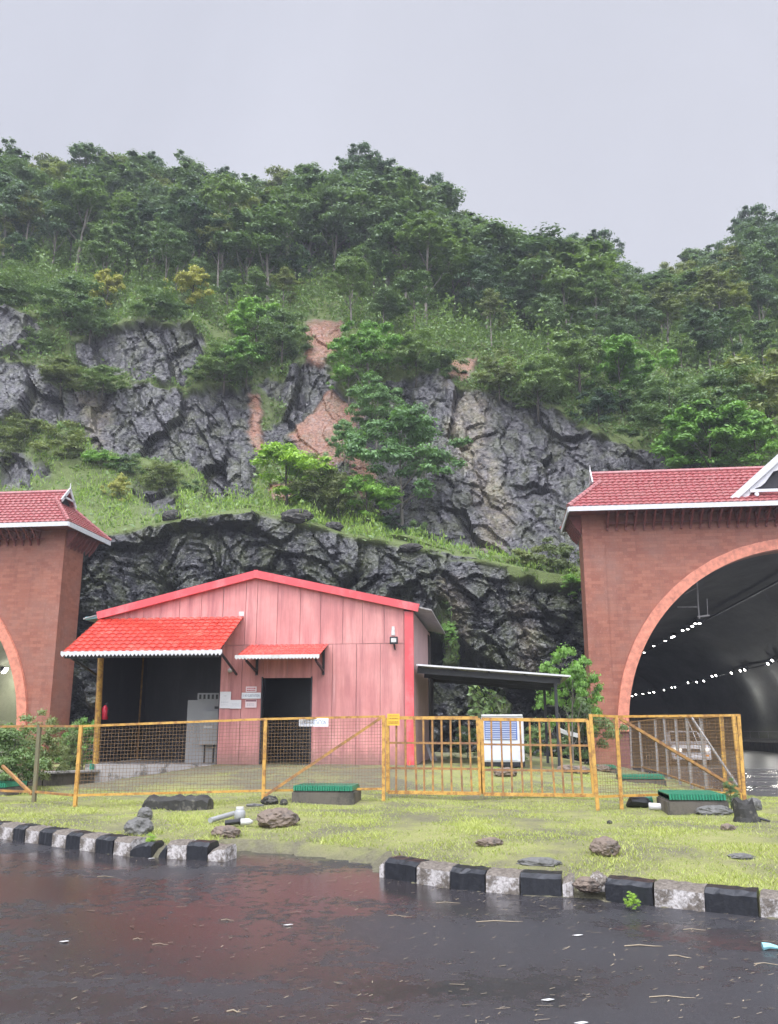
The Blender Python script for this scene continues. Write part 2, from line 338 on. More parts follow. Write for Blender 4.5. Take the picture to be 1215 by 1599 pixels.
# ------------------------------------------------------------------ object helpers
OFF = {}
def tag(o, label=None, cat=None, group=None, kind=None):
    if label: o['label'] = label
    if cat: o['category'] = cat
    if group: o['group'] = group
    if kind: o['kind'] = kind
    return o
def thing(name, label, cat, loc, group=None):
    o = bpy.data.objects.new(name, None); C.objects.link(o); o.location = loc; o.empty_display_size = .2
    OFF[o.name] = Vector(loc); return tag(o, label, cat, group)
class MB:
    def __init__(s): s.v = []; s.f = []
    def add(s, vs, fs):
        b = len(s.v); s.v += [tuple(p) for p in vs]; s.f += [tuple(i + b for i in f) for f in fs]; return s
    def box(s, x0, x1, y0, y1, z0, z1):
        return s.add([(x0, y0, z0), (x1, y0, z0), (x1, y1, z0), (x0, y1, z0), (x0, y0, z1), (x1, y0, z1), (x1, y1, z1), (x0, y1, z1)],
                     [(0, 3, 2, 1), (4, 5, 6, 7), (0, 1, 5, 4), (1, 2, 6, 5), (2, 3, 7, 6), (3, 0, 4, 7)])
    def bar(s, p, q, w, h=None, up=(0, 0, 1)):
        """rectangular bar from p to q"""
        p, q = Vector(p), Vector(q); h = h or w; d = (q - p).normalized(); up = Vector(up)
        if abs(d.dot(up)) > .98: up = Vector((0, 1, 0))
        a = d.cross(up).normalized() * w / 2; b = a.cross(d).normalized() * h / 2
        vs = [e + sa * a + sb * b for e in (p, q) for sa, sb in ((-1, -1), (1, -1), (1, 1), (-1, 1))]
        return s.add(vs, [(3, 2, 1, 0), (4, 5, 6, 7), (0, 1, 5, 4), (1, 2, 6, 5), (2, 3, 7, 6), (3, 0, 4, 7)])
    def tube(s, pts, r, n=8, cap=True):
        pts = [Vector(p) for p in pts]; rs = r if isinstance(r, (list, tuple)) else [r] * len(pts); vs = []; fs = []
        for i, p in enumerate(pts):
            d = (pts[min(i + 1, len(pts) - 1)] - pts[max(i - 1, 0)]).normalized()
            u = Vector((0, 0, 1)) if abs(d.z) < .9 else Vector((1, 0, 0))
            a = d.cross(u).normalized(); b = a.cross(d)
            for k in range(n):
                t = 2 * math.pi * k / n; vs.append(p + (a * math.cos(t) + b * math.sin(t)) * rs[i])
            if i: fs += [((i - 1) * n + k, (i - 1) * n + (k + 1) % n, i * n + (k + 1) % n, i * n + k) for k in range(n)]
        if cap: fs += [tuple(range(n))[::-1], tuple(range((len(pts) - 1) * n, len(pts) * n))]
        return s.add(vs, fs)
    def poly(s, pts, d):
        """flat polygon extruded by vector d"""
        n = len(pts); pts = [Vector(p) for p in pts]; d = Vector(d)
        return s.add(pts + [p + d for p in pts], [tuple(range(n)), tuple(range(2 * n - 1, n - 1, -1))] + [(i, i + n, (i + 1) % n + n, (i + 1) % n) for i in range(n)])
    def build(s, name, mat, parent=None, bevel=0, smooth=False):
        off = OFF.get(parent.name, Vector()) if parent else Vector()
        me = bpy.data.meshes.new(name); me.from_pydata([tuple(Vector(p) - off) for p in s.v], [], s.f)
        bm = bmesh.new(); bm.from_mesh(me); bmesh.ops.recalc_face_normals(bm, faces=bm.faces)
        if bevel: bmesh.ops.bevel(bm, geom=bm.edges[:], offset=bevel, segments=2, affect='EDGES', clamp_overlap=True)
        bm.to_mesh(me); bm.free()
        if smooth: me.polygons.foreach_set('use_smooth', [True] * len(me.polygons))
        me.materials.append(MAT[mat] if isinstance(mat, str) else mat)
        o = bpy.data.objects.new(name, me); C.objects.link(o)
        if parent: o.parent = parent; OFF[o.name] = off
        return o
def recentre(o):
    """put a lone mesh's origin at its base"""
    vs = [v.co.copy() for v in o.data.vertices]
    c = Vector(((min(v.x for v in vs) + max(v.x for v in vs)) / 2, (min(v.y for v in vs) + max(v.y for v in vs)) / 2, min(v.z for v in vs)))
    for v in o.data.vertices: v.co -= c
    o.location = c; OFF[o.name] = c; return o
def copy_tree(o, parent=None):
    c = o.copy(); C.objects.link(c); c.parent = parent; k = [copy_tree(ch, c) for ch in KIDS.get(o.name, [])]
    KIDS[c.name] = k; return c
KIDS = {}
def reg(o, *ch): KIDS[o.name] = list(ch); return o
def lettering(text, p, height, mat, parent, width=None, name='lettering', bold=.0):
    cu = bpy.data.curves.new(name, 'FONT'); cu.body = text; cu.size = 1; cu.align_x = 'CENTER'; cu.align_y = 'CENTER'; cu.offset = bold
    t = bpy.data.objects.new('tmp', cu); C.objects.link(t); bpy.context.view_layer.update()
    me = bpy.data.meshes.new_from_object(t.evaluated_get(bpy.context.evaluated_depsgraph_get())); bpy.data.objects.remove(t)
    xs = [v.co.x for v in me.vertices]; ys = [v.co.y for v in me.vertices]
    sx = (width / (max(xs) - min(xs))) if width else height / (max(ys) - min(ys)); sz = height / (max(ys) - min(ys))
    cx, cyy = (max(xs) + min(xs)) / 2, (max(ys) + min(ys)) / 2
    off = OFF.get(parent.name, Vector())
    for v in me.vertices: v.co = Vector(((v.co.x - cx) * sx, 0, (v.co.y - cyy) * sz)) + Vector(p) - off
    me.materials.clear(); me.materials.append(MAT[mat]); o = bpy.data.objects.new(name, me); C.objects.link(o); o.parent = parent; return o
def fast_mesh(name, V, F, mat, attrs=None, smooth=False):
    """V (n,3) array, F (m,k) array"""
    me = bpy.data.meshes.new(name); k = F.shape[1]
    me.vertices.add(len(V)); me.vertices.foreach_set('co', V.astype(np.float32).ravel())
    me.loops.add(F.size); me.loops.foreach_set('vertex_index', F.astype(np.int32).ravel())
    me.polygons.add(len(F)); me.polygons.foreach_set('loop_start', np.arange(0, F.size, k, dtype=np.int32)); me.polygons.foreach_set('loop_total', np.full(len(F), k, dtype=np.int32))
    me.polygons.foreach_set('use_smooth', np.full(len(F), smooth)); me.update(calc_edges=True)
    for an, av in (attrs or {}).items():
        at = me.attributes.new(an, 'FLOAT', 'POINT'); at.data.foreach_set('value', av.astype(np.float32))
    me.materials.append(MAT[mat] if isinstance(mat, str) else mat); me.validate(); return me
def leaf_arrays(cen, size, rng, up=.5, aspect=.5, nrm=None, droop=0):
    """diamond leaves; returns V,F,tint-per-vertex index"""
    n = len(cen)
    nr = rng.normal(size=(n, 3)); nr[:, 2] = np.abs(nr[:, 2]) + up
    if nrm is not None: nr = nr * .6 + nrm * 1.2
    nr /= np.linalg.norm(nr, axis=1)[:, None]
    t = rng.normal(size=(n, 3)); t[:, 2] -= droop; t -= (t * nr).sum(1)[:, None] * nr; t /= np.linalg.norm(t, axis=1)[:, None]
    b = np.cross(nr, t); L = (size * rng.uniform(.6, 1.3, n))[:, None]
    V = np.stack([cen - t * L * .5, cen + b * L * aspect * .5 - nr * L * .08, cen + t * L * .5 - nr * L * .1, cen - b * L * aspect * .5 - nr * L * .08], 1).reshape(-1, 3)
    return V, np.arange(4 * n).reshape(n, 4)

# ------------------------------------------------------------------ ground shape
def road_z(x, y):
    r = .05 * (.1 * x + .995 * y - 8.4)
    r = min(r, .17 + .0 * y) if r > .17 else r
    return max(-1.2, r) * (1 - sstep(14, 20, y)) + (-.08) * sstep(14, 20, y)
KERB_L = [at_z(x, y, z) for x, y, z in ((-260, 1283, .15), (-120, 1298, .14), (0, 1309, .12), (100, 1322, .11), (200, 1334, .10), (300, 1340, .09), (352, 1343, .09))]
KERB_R = [at_z(x, y, z) for x, y, z in ((590, 1367, .06), (700, 1385, .04), (800, 1395, .03), (895, 1403, .01), (945, 1408, .01), (1100, 1424, 0), (1215, 1438, -.02), (1330, 1452, -.03), (1450, 1466, -.04))]
GAP = [at_z(x, y, z) for x, y, z in ((370, 1325, .13), (450, 1330, .13), (520, 1337, .12), (572, 1347, .09))]
ISLE = [(-45, 40), (4.9, 40), (5.1, 34), (5.5, 26), tuple(at_z(1168, 1241, 0).xy), tuple(at_z(1215, 1251, 0).xy), (9.5, 16.5), (10.2, 12), (9.4, 8)] + \
       [tuple(p.xy) for p in reversed(KERB_R)] + [tuple(p.xy) for p in reversed(GAP)] + [tuple(p.xy) for p in reversed(KERB_L)] + [(-18, 17), (-45, 28)]
IA = np.array(ISLE)
def isle_d(x, y):
    """signed distance (numpy arrays): positive inside the grass verge"""
    x = np.atleast_1d(np.asarray(x, float)); y = np.atleast_1d(np.asarray(y, float))
    ins = np.zeros(x.shape, bool); dm = np.full(x.shape, 1e9)
    for i in range(len(IA)):
        x0, y0 = IA[i]; x1, y1 = IA[(i + 1) % len(IA)]
        c = ((y0 > y) != (y1 > y)) & (x < (x1 - x0) * (y - y0) / (y1 - y0 + 1e-12) + x0); ins ^= c
        t = np.clip(((x - x0) * (x1 - x0) + (y - y0) * (y1 - y0)) / ((x1 - x0) ** 2 + (y1 - y0) ** 2), 0, 1)
        dm = np.minimum(dm, np.hypot(x - x0 - t * (x1 - x0), y - y0 - t * (y1 - y0)))
    return np.where(ins, dm, -dm)
def isle_z(x, y, d):
    s_ = min(1, max(0, (x + 11.6) / 4.0)); T = .26 + (-.34 + .65 * s_) * (1 - sstep(-.5, 4.5, x) if x > -1 else 1) * sstep(17.8, 23.2, y)
    T -= .28 * sstep(3, 5.5, x) * sstep(18, 26, y)
    e = road_z(x, y) + .11
    k = sstep(0, 3.0, d); z = e * (1 - k) + T * k
    return z + (noise.noise(Vector((x * .7, y * .7, 0))) * .05 + noise.noise(Vector((x * 2.5, y * 2.5, 4))) * .018) * min(1, d * 1.5)
def ground(x, y):
    d = float(isle_d(x, y)[0])
    return isle_z(x, y, d) if d > 0 else road_z(x, y)
def G(px, py):
    """where the photo's ray meets the ground"""
    d = ray(px, py); k = 4 / d[1]; st = .12 / d[1]
    for i in range(600):
        x, y, z = d[0] * k, d[1] * k, EYE + d[2] * k
        if z <= ground(x, y): break
        k += st
    return Vector((x, y, ground(x, y)))

# road sheet
nx, ny = 150, 110
X = np.linspace(-70, 70, nx); Y = np.concatenate([np.linspace(-12, 16, 70), np.linspace(16.6, 46, 40)])
V = np.array([(x, y, road_z(x, y)) for y in Y for x in X]); idx = np.arange(nx * ny).reshape(ny, nx)
Fq = np.stack([idx[:-1, :-1], idx[:-1, 1:], idx[1:, 1:], idx[1:, :-1]], -1).reshape(-1, 4)
o = bpy.data.objects.new('road', fast_mesh('road', V, Fq, 'asphalt', smooth=True)); C.objects.link(o); tag(o, kind='structure')
# grass verge sheet
def verge():
    xs = np.concatenate([np.arange(-44, -16, .8), np.arange(-16, 11, .16)]); ys = np.arange(5, 41.5, .16)
    XX, YY = np.meshgrid(xs, ys); D = isle_d(XX.ravel(), YY.ravel()).reshape(XX.shape)
    keep = D > -.12
    V = []; bare = []; ids = -np.ones(XX.shape, int)
    for j in range(len(ys)):
        for i in range(len(xs)):
            if keep[j, i]:
                x, y, d = XX[j, i], YY[j, i], D[j, i]; ids[j, i] = len(V)
                rag = noise.noise(Vector((x * 3, y * 3, 9))) * .10
                kk = sstep(.0, .20, d + rag * .4); z = isle_z(x, y, max(0, d)) * kk + (road_z(x, y) - .03) * (1 - kk)
                V.append((x, y, z))
                b = max(0, 1 - (d + rag) / .35) * .9 if d < .6 else 0
                b += .6 * sstep(18.0, 20, y) * sstep(-11.2, -9.5, x) * (1 - sstep(-2.5, -1.2, x))
                bare.append(min(1, b))
    q = []
    for j in range(len(ys) - 1):
        for i in range(len(xs) - 1):
            k = (ids[j, i], ids[j, i + 1], ids[j + 1, i + 1], ids[j + 1, i])
            if min(k) >= 0: q.append(k)
    o = bpy.data.objects.new('grass_verge_ground', fast_mesh('verge', np.array(V), np.array(q), 'lawn', {'bare': np.array(bare)}, True)); C.objects.link(o); tag(o, kind='structure')
verge()
# far ground under everything
MB().add([(-400, -300, -1.3), (400, -300, -1.3), (400, 400, -1.3), (-400, 400, -1.3)], [(0, 1, 2, 3)]).build('ground', 'stone_grey')['kind'] = 'structure'

MAT['blade'] = leafmat('grass_blade', (.16, .23, .04), (.50, .54, .17), .0)
def grass_blades():
    n = 330000; rng = np.random.default_rng(3)
    # denser near the camera
    r = rng.uniform(0, 1, n); y = 7.5 + 15.5 * r ** 1.5; x = rng.uniform(-10.5, 9.8, n) * (.55 + .45 * (y / 23)) - .04 * y
    d = isle_d(x, y); cl = np.array([noise.noise(Vector((a * 1.3, b * 1.3, 2))) for a, b in zip(x, y)])
    bare = np.array([sstep(18.0, 20, b) * sstep(-11.2, -9.5, a) * (1 - sstep(-2.5, -1.2, a)) for a, b in zip(x, y)]); cl = cl - bare * .75; m = (d > .24) & (rng.uniform(-.5, .35, n) < cl - .02); x, y, d, cl = x[m], y[m], d[m], cl[m]; n = len(x)
    z = np.array([isle_z(a, b, c) for a, b, c in zip(x, y, d)])
    hgt = rng.uniform(.012, .038, n) * (1 + np.clip(cl, 0, 1) * 1.2) * (1 + .8 * (d < .45)); a = rng.uniform(0, 2 * np.pi, n); wd = rng.uniform(.003, .008, n)
    lean = rng.normal(size=(n, 2)) * .7 * hgt[:, None]; P = np.stack([x, y, z - .005], 1); s = np.stack([np.cos(a) * wd, np.sin(a) * wd, 0 * a], 1)
    T = P + np.stack([lean[:, 0], lean[:, 1], hgt], 1); V = np.stack([P - s, P + s, T], 1).reshape(-1, 3)
    tint = np.repeat(np.clip(rng.uniform(0, .8, n) + cl * .5, 0, 1), 3)
    o = bpy.data.objects.new('grass', fast_mesh('grass', V, np.arange(3 * n).reshape(n, 3), 'blade', {'tint': tint})); C.objects.link(o)
    tag(o, 'short yellow green grass growing over the verge', 'grass', kind='stuff')
grass_blades()

# ------------------------------------------------------------------ hill: rock cut, shelf, cliff, wooded slope
def curve(*p): a = np.array(p, float); return lambda x: np.interp(x, a[:, 0], a[:, 1])
ROWS = [  # (py of px, y of px, segments up to this row)
    (curve((0, 1212)), curve((0, 40.8)), 0),
    (curve((-400, 870), (100, 850), (180, 832), (250, 816), (330, 803), (400, 799), (480, 816), (560, 838), (640, 852), (720, 868), (800, 886), (920, 906), (1000, 900), (1600, 880)), curve((0, 44.0), (400, 44), (900, 43.6)), 190),
    (curve((-400, 690), (0, 700), (130, 720), (200, 742), (310, 778), (400, 786), (480, 800), (560, 820), (640, 840), (720, 858), (800, 877), (920, 897), (1000, 880), (1600, 860)), curve((0, 52), (200, 51.5), (500, 49.5), (800, 47), (950, 46)), 34),
    (curve((-400, 470), (0, 482), (60, 490), (120, 540), (180, 512), (300, 506), (335, 560), (430, 590), (480, 556), (530, 556), (600, 585), (700, 585), (760, 615), (850, 628), (900, 660), (1000, 690), (1060, 722), (1215, 740), (1600, 740)), curve((0, 56), (400, 57.5), (900, 55), (1200, 50)), 165),
    (curve((-400, 420), (0, 425), (100, 455), (200, 470), (300, 468), (480, 505), (700, 535), (850, 550), (950, 570), (1100, 570), (1215, 560), (1600, 540)), curve((0, 62), (900, 61), (1200, 64)), 40),
    (curve((-400, 355), (0, 330), (60, 335), (130, 325), (220, 330), (340, 352), (370, 372), (480, 345), (560, 330), (690, 368), (700, 402), (800, 440), (850, 455), (945, 460), (965, 520), (1010, 500), (1080, 470), (1180, 425), (1215, 420), (1600, 400)), curve((0, 84), (940, 84), (1010, 98), (1600, 100)), 70),
]
CSTEP = 2.4
COLS = np.arange(-420, 1640, CSTEP)
def hill_rc():
    pys, ys, rowid = [], [], []
    for i, (cp, cd, n) in enumerate(ROWS):
        if i == 0: pys.append(cp(COLS)); ys.append(cd(COLS)); rowid.append(0.0); continue
        p0, y0 = ROWS[i - 1][0](COLS), ROWS[i - 1][1](COLS); p1, y1 = cp(COLS), cd(COLS)
        for k in range(1, n + 1):
            t = k / n; ty = t ** 1.6 if i == 1 else (1 - (1 - t) ** 1.4 if i == 3 else t)
            pys.append(p0 + (p1 - p0) * t); ys.append(y0 + (y1 - y0) * ty); rowid.append(i - 1 + t)
    return np.array(pys), np.array(ys), np.array(rowid)
HPY, HY, HROW = hill_rc()
def hill_y(px, py):
    c = int(np.clip(round((px - COLS[0]) / CSTEP), 0, len(COLS) - 1)); col = HPY[:, c]
    k = int(np.argmin(np.abs(col - py))); return float(HY[k, c])
def inpoly(px, py, poly):
    ins = np.zeros(px.shape, bool)
    for i in range(len(poly)):
        x0, y0 = poly[i]; x1, y1 = poly[(i + 1) % len(poly)]
        ins ^= ((y0 > py) != (y1 > py)) & (px < (x1 - x0) * (py - y0) / (y1 - y0 + 1e-9) + x0)
    return ins
ROCKS = [
    [(-400, 560), (-400, 660), (0, 655), (60, 662), (125, 675), (150, 700), (200, 712), (300, 722), (318, 780), (398, 776), (402, 715), (430, 700), (460, 716), (560, 760), (600, 820), (560, 815), (700, 858), (690, 800), (640, 700), (640, 640), (560, 640), (530, 590), (490, 552), (455, 570), (430, 602), (360, 612), (290, 606), (200, 596), (130, 608), (60, 580), (0, 575)],
    [(-400, 480), (0, 478), (40, 492), (60, 520), (70, 560), (0, 566), (-400, 560)],
    [(110, 545), (180, 513), (300, 506), (318, 525), (320, 560), (285, 592), (200, 590), (130, 575)],
    [(600, 600), (640, 600), (700, 588), (790, 622), (850, 640), (905, 672), (1000, 690), (1060, 722), (1200, 760), (1600, 780), (1600, 900), (920, 896), (800, 876), (700, 856), (650, 820), (600, 700)],
    [(0, 700), (50, 712), (70, 740), (45, 765), (0, 768)],
    [(200, 760), (280, 765), (270, 800), (215, 795)]]
SOILS = [[(474, 504), (536, 502), (534, 548), (505, 568), (478, 560)], [(700, 562), (742, 562), (735, 590), (710, 592)],
         [(515, 600), (560, 640), (545, 720), (480, 716), (450, 680), (490, 640)],
         [(385, 615), (405, 620), (412, 700), (395, 700)], [(540, 690), (570, 690), (590, 760), (560, 780)], [(418, 755), (455, 752), (460, 785), (420, 782)]]
TANS = [[(705, 590), (760, 620), (775, 720), (800, 790), (790, 872), (750, 870), (740, 780), (705, 700)], [(690, 900), (720, 890), (735, 1010), (705, 1010)],
        [(800, 930), (830, 930), (850, 1060), (815, 1060)], [(120, 590), (160, 600), (170, 680), (140, 700)]]
TUN = [(12.6, 1.4, 7.45), (-28.65, 1.4, 7.45)]
def build_hill():
    R, Cn = HPY.shape; P = np.zeros((R, Cn, 3))
    u = COLS[None, :] - 607.5 + 0 * HPY; v = HPY - 799.5
    dy = F_PX * math.cos(PITCH) + v * math.sin(PITCH); dz = F_PX * math.sin(PITCH) - v * math.cos(PITCH)
    X = u * math.cos(YAW) - dy * math.sin(YAW); Yd = u * math.sin(YAW) + dy * math.cos(YAW); k = HY / Yd
    P[..., 0] = X * k; P[..., 1] = HY; P[..., 2] = EYE + dz * k
    px = np.broadcast_to(COLS[None, :], HPY.shape); jx = np.zeros(HPY.shape); jy = np.zeros(HPY.shape)
    for i in range(R):
        for j in range(Cn):
            n1 = noise.noise_vector(Vector(P[i, j]) * .35); n2 = noise.noise_vector(Vector(P[i, j]) * 1.3)
            jx[i, j] = n1.x * 17 + n2.x * 11; jy[i, j] = n1.y * 15 + n2.y * 12
    qx, qy = px + jx, HPY + jy
    row = np.broadcast_to(HROW[:, None], HPY.shape)
    veg = np.ones(HPY.shape)
    for poly in ROCKS: veg[inpoly(qx, qy, poly)] = 0
    veg[(row < .985) & (HPY + jy * .5 > ROWS[1][0](COLS)[None, :])] = 0
    # green moss streaks and ledges on the lower rock
    veg[inpoly(qx, qy, [(690, 950), (706, 950), (715, 1030), (690, 1030)])] = .7
    veg[inpoly(qx, qy, [(800, 860), (920, 880), (920, 925), (860, 915), (800, 895)])] = 1
    veg[inpoly(qx, qy, [(730, 1060), (800, 1085), (780, 1120), (730, 1110)])] = .6
    for poly in ([(60, 566), (200, 580), (210, 604), (110, 612), (70, 600)], [(380, 600), (440, 640), (440, 660), (410, 660)]): veg[inpoly(qx, qy, poly)] = .85
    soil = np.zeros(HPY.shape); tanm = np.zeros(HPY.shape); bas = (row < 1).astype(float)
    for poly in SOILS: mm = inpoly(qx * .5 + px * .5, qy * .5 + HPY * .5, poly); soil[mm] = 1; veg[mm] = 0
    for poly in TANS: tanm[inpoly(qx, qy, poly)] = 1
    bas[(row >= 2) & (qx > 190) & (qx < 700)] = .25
    # soften the masks a little
    def blur(a, n=1):
        for _ in range(n):
            b = a.copy(); b[1:-1, 1:-1] = (a[1:-1, 1:-1] * 2 + a[:-2, 1:-1] + a[2:, 1:-1] + a[1:-1, :-2] + a[1:-1, 2:]) / 6; a = b
        return a
    veg = blur(veg, 2); soil = blur(soil, 5); tanm = blur(tanm, 22); bas = blur(bas, 2)
    # displacement: faulted blocks on rock, soft lumps under turf
    out = P.copy(); S = np.zeros(HPY.shape)
    for i in range(R):
        for j in range(Cn):
            p = Vector(P[i, j]); s = 0.0; rk = (1 - veg[i, j]) * (1 - .65 * soil[i, j]); lo = row[i, j] < 1.2
            q = Vector((p.x + p.z * .25, p.y * .8, p.z * (.75 if lo else .5))); q += noise.noise_vector(q * .5) * .6
            if rk > .02:
                f = 0
                for sc, am in ((.30, 1.5 if lo else .75), (.8, .55 if lo else .26), (2.0, .19 if lo else .10), (4.4, .07 if lo else .045)):
                    ds, ps = noise.voronoi(q * sc); c = ps[0]; cv = noise.cell_vector(c * 7.3 + Vector((3, 1, 2)))
                    dd = q * sc - c
                    f += am * ((cv.x - .5) * .9 + dd.x * (cv.y - .5) * 2.2 + dd.z * (cv.z - .5) * 1.4 - dd.z * (.95 if lo else .4) - .25 * max(0, .18 - (ds[1] - ds[0])) / .18)
                f += noise.fractal(p * .8, 1, 2, 4) * .25
                s += f * rk
            s += noise.fractal(p * .25, 1, 2, 3) * .7 * veg[i, j] + noise.noise(p * 1.4) * .22 * veg[i, j]
            e = min(1, (row[i, j]) / .04) if row[i, j] < .04 else 1
            if row[i, j] > 4: e *= .8
            if row[i, j] < 1.3: e *= 1 - .62 * sstep(.72, .97, row[i, j])
            S[i, j] = s * e
    out[..., 1] -= S; out[..., 2] += S * .35
    V = out.reshape(-1, 3)
    # back side of the crest
    b1 = out[-1] + np.array([0, 14, -4]); b2 = out[-1] + np.array([0, 40, -30])
    V = np.concatenate([V, b1, b2]); R2 = R + 2
    A = {n_: np.concatenate([a.ravel(), np.full(2 * Cn, d_)]) for n_, a, d_ in (('veg', veg, 1.), ('soil', soil, 0.), ('tan', tanm, 0.), ('basalt', bas, 0.))}
    idx = np.arange(R2 * Cn).reshape(R2, Cn)
    F = np.stack([idx[:-1, :-1], idx[:-1, 1:], idx[1:, 1:], idx[1:, :-1]], -1).reshape(-1, 4)
    fc = V[F].mean(1); keep = np.ones(len(F), bool)
    for xc, zc, r in TUN: keep &= ~((np.hypot(fc[:, 0] - xc, fc[:, 2] - zc) < r + .35))
    F = F[keep]
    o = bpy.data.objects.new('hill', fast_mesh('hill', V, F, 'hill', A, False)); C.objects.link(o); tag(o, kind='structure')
    return out, veg, row, soil
HP, HVEG, HROWG, HSOIL = build_hill()
def hill_pt(px, py):
    c = int(np.clip(round((px - COLS[0]) / CSTEP), 0, len(COLS) - 1)); k = int(np.argmin(np.abs(HPY[:, c] - py))); return Vector(HP[k, c])

# leafy ground cover on the vegetated parts of the hill (uncountable)
def cover():
    rng = np.random.default_rng(11); w = HVEG[:-1, :-1] * (HROWG[:-1, :-1] > .9)
    w = np.where(HVEG[:-1, :-1] < .4, 0, w); w *= (COLS[None, :-1] > -150) * (COLS[None, :-1] < 1370)
    w = np.where(HROWG[:-1, :-1] > 4.0, w * .8, w)
    extra = (HVEG[:-1, :-1] > .3) & (HROWG[:-1, :-1] <= .9); w = np.where(extra, .8, w)
    area = np.linalg.norm(np.cross(HP[1:, :-1] - HP[:-1, :-1], HP[:-1, 1:] - HP[:-1, :-1]), axis=2); w = w * area
    cn = np.zeros(w.shape)
    for i in range(w.shape[0]):
        for j in range(w.shape[1]):
            if w[i, j] > 0: cn[i, j] = noise.noise(Vector(HP[i, j]) * .55) + .5 * noise.noise(Vector(HP[i, j]) * 1.7)
    w = w * np.clip(.75 + 1.3 * cn, .08, 2)
    for xc, zc, r_ in TUN: w = w * ~((np.hypot(HP[:-1, :-1, 0] - xc, HP[:-1, :-1, 2] - zc) < r_ + 1.0))
    w[HROWG[:-1, :-1] > 3.6] *= 1.5; n = 210000; c = np.cumsum(w.ravel()); k = np.searchsorted(c, rng.uniform(0, c[-1], n)); i, j = np.unravel_index(k, w.shape)
    a, b = rng.uniform(0, 1, (2, n, 1)); P = HP[i, j] * (1 - a) * (1 - b) + HP[i + 1, j] * a * (1 - b) + HP[i, j + 1] * (1 - a) * b + HP[i + 1, j + 1] * a * b
    lift = (rng.uniform(0, 1, n) ** 1.6) * (.25 + np.clip(cn[i, j], 0, 1) * 1.3); lift = lift * np.where(HROWG[i, j] > 3.6, 2.6, 1.0) * np.where((HROWG[i, j] > 1.8) & (HROWG[i, j] < 2.4), .5, 1.0); P[:, 2] += lift; P[:, 1] -= lift * .5
    r = HROWG[i, j]; grass = ((r > .9) & (r < 2.15) & (rng.uniform(0, 1, n) < .8)) | (rng.uniform(0, 1, n) < .15)
    gi = np.where(grass)[0]; li = np.where(~grass)[0]
    V1, F1 = leaf_arrays(P[li], .30, rng, .3, .55, droop=.2)
    # grass tufts: tall blades
    m = len(gi); ang = rng.uniform(0, 2 * np.pi, m); h = rng.uniform(.08, .27, m); s = np.stack([np.cos(ang) * .025, np.sin(ang) * .035, 0 * ang], 1)
    Pb = P[gi].copy(); Pb[:, 2] -= .05; T = Pb + np.stack([rng.normal(size=m) * .3 * h, rng.normal(size=m) * .3 * h, h], 1)
    V2 = np.stack([Pb - s, Pb + s, T + s * .3, T - s * .3], 1).reshape(-1, 3); F2 = np.arange(4 * m).reshape(m, 4)
    t1 = np.repeat(np.clip(rng.uniform(0, .75, len(li)) + cn[i, j][li] * .5 + .15, 0, 1), 4); t2 = np.repeat(np.clip(rng.uniform(.1, .9, m) + cn[i, j][gi] * .3, 0, 1), 4)
    o = bpy.data.objects.new('undergrowth', fast_mesh('undergrowth', V1, F1, 'leaf_mid', {'tint': t1})); C.objects.link(o); tag(o, 'leafy green undergrowth covering the slopes and rock ledges', 'undergrowth', kind='stuff')
    o = bpy.data.objects.new('hillside_grass', fast_mesh('hillside_grass', V2, F2, 'hillgrass', {'tint': t2})); C.objects.link(o); tag(o, 'bright green grass on the rock shelf and ledges', 'grass', kind='stuff')
MAT['hillgrass'] = leafmat('hillside_grass_blade', (.12, .23, .03), (.38, .54, .10), 0)
cover()

# ------------------------------------------------------------------ trees and shrubs
def crown_mesh(name, rng, clusters, per, rad, leaf, mat, aspect=.5, up=.5, droop=0):
    """clusters: list of (centre, radius scale)"""
    P = []; T = []; Nn = []
    for c, s in clusters:
        d = rng.normal(size=(per, 3)); d /= np.linalg.norm(d, axis=1)[:, None]; d[:, 2] = np.where(d[:, 2] < -.3, -d[:, 2] * .6, d[:, 2])
        r = rad * s * (.38 + .30 * np.abs(rng.normal(size=per))); q = d * r[:, None]; q[:, 2] *= .8
        P.append(q + np.array(c)); Nn.append(d); T.append(np.clip(rng.uniform(0, .7, per) + rng.uniform(-.15, .35), 0, 1))
    P = np.concatenate(P); T = np.concatenate(T); Nn = np.concatenate(Nn)
    V, F = leaf_arrays(P, leaf, rng, up, aspect, Nn, droop)
    return fast_mesh(name, V, F, mat, {'tint': np.repeat(T, 4)})
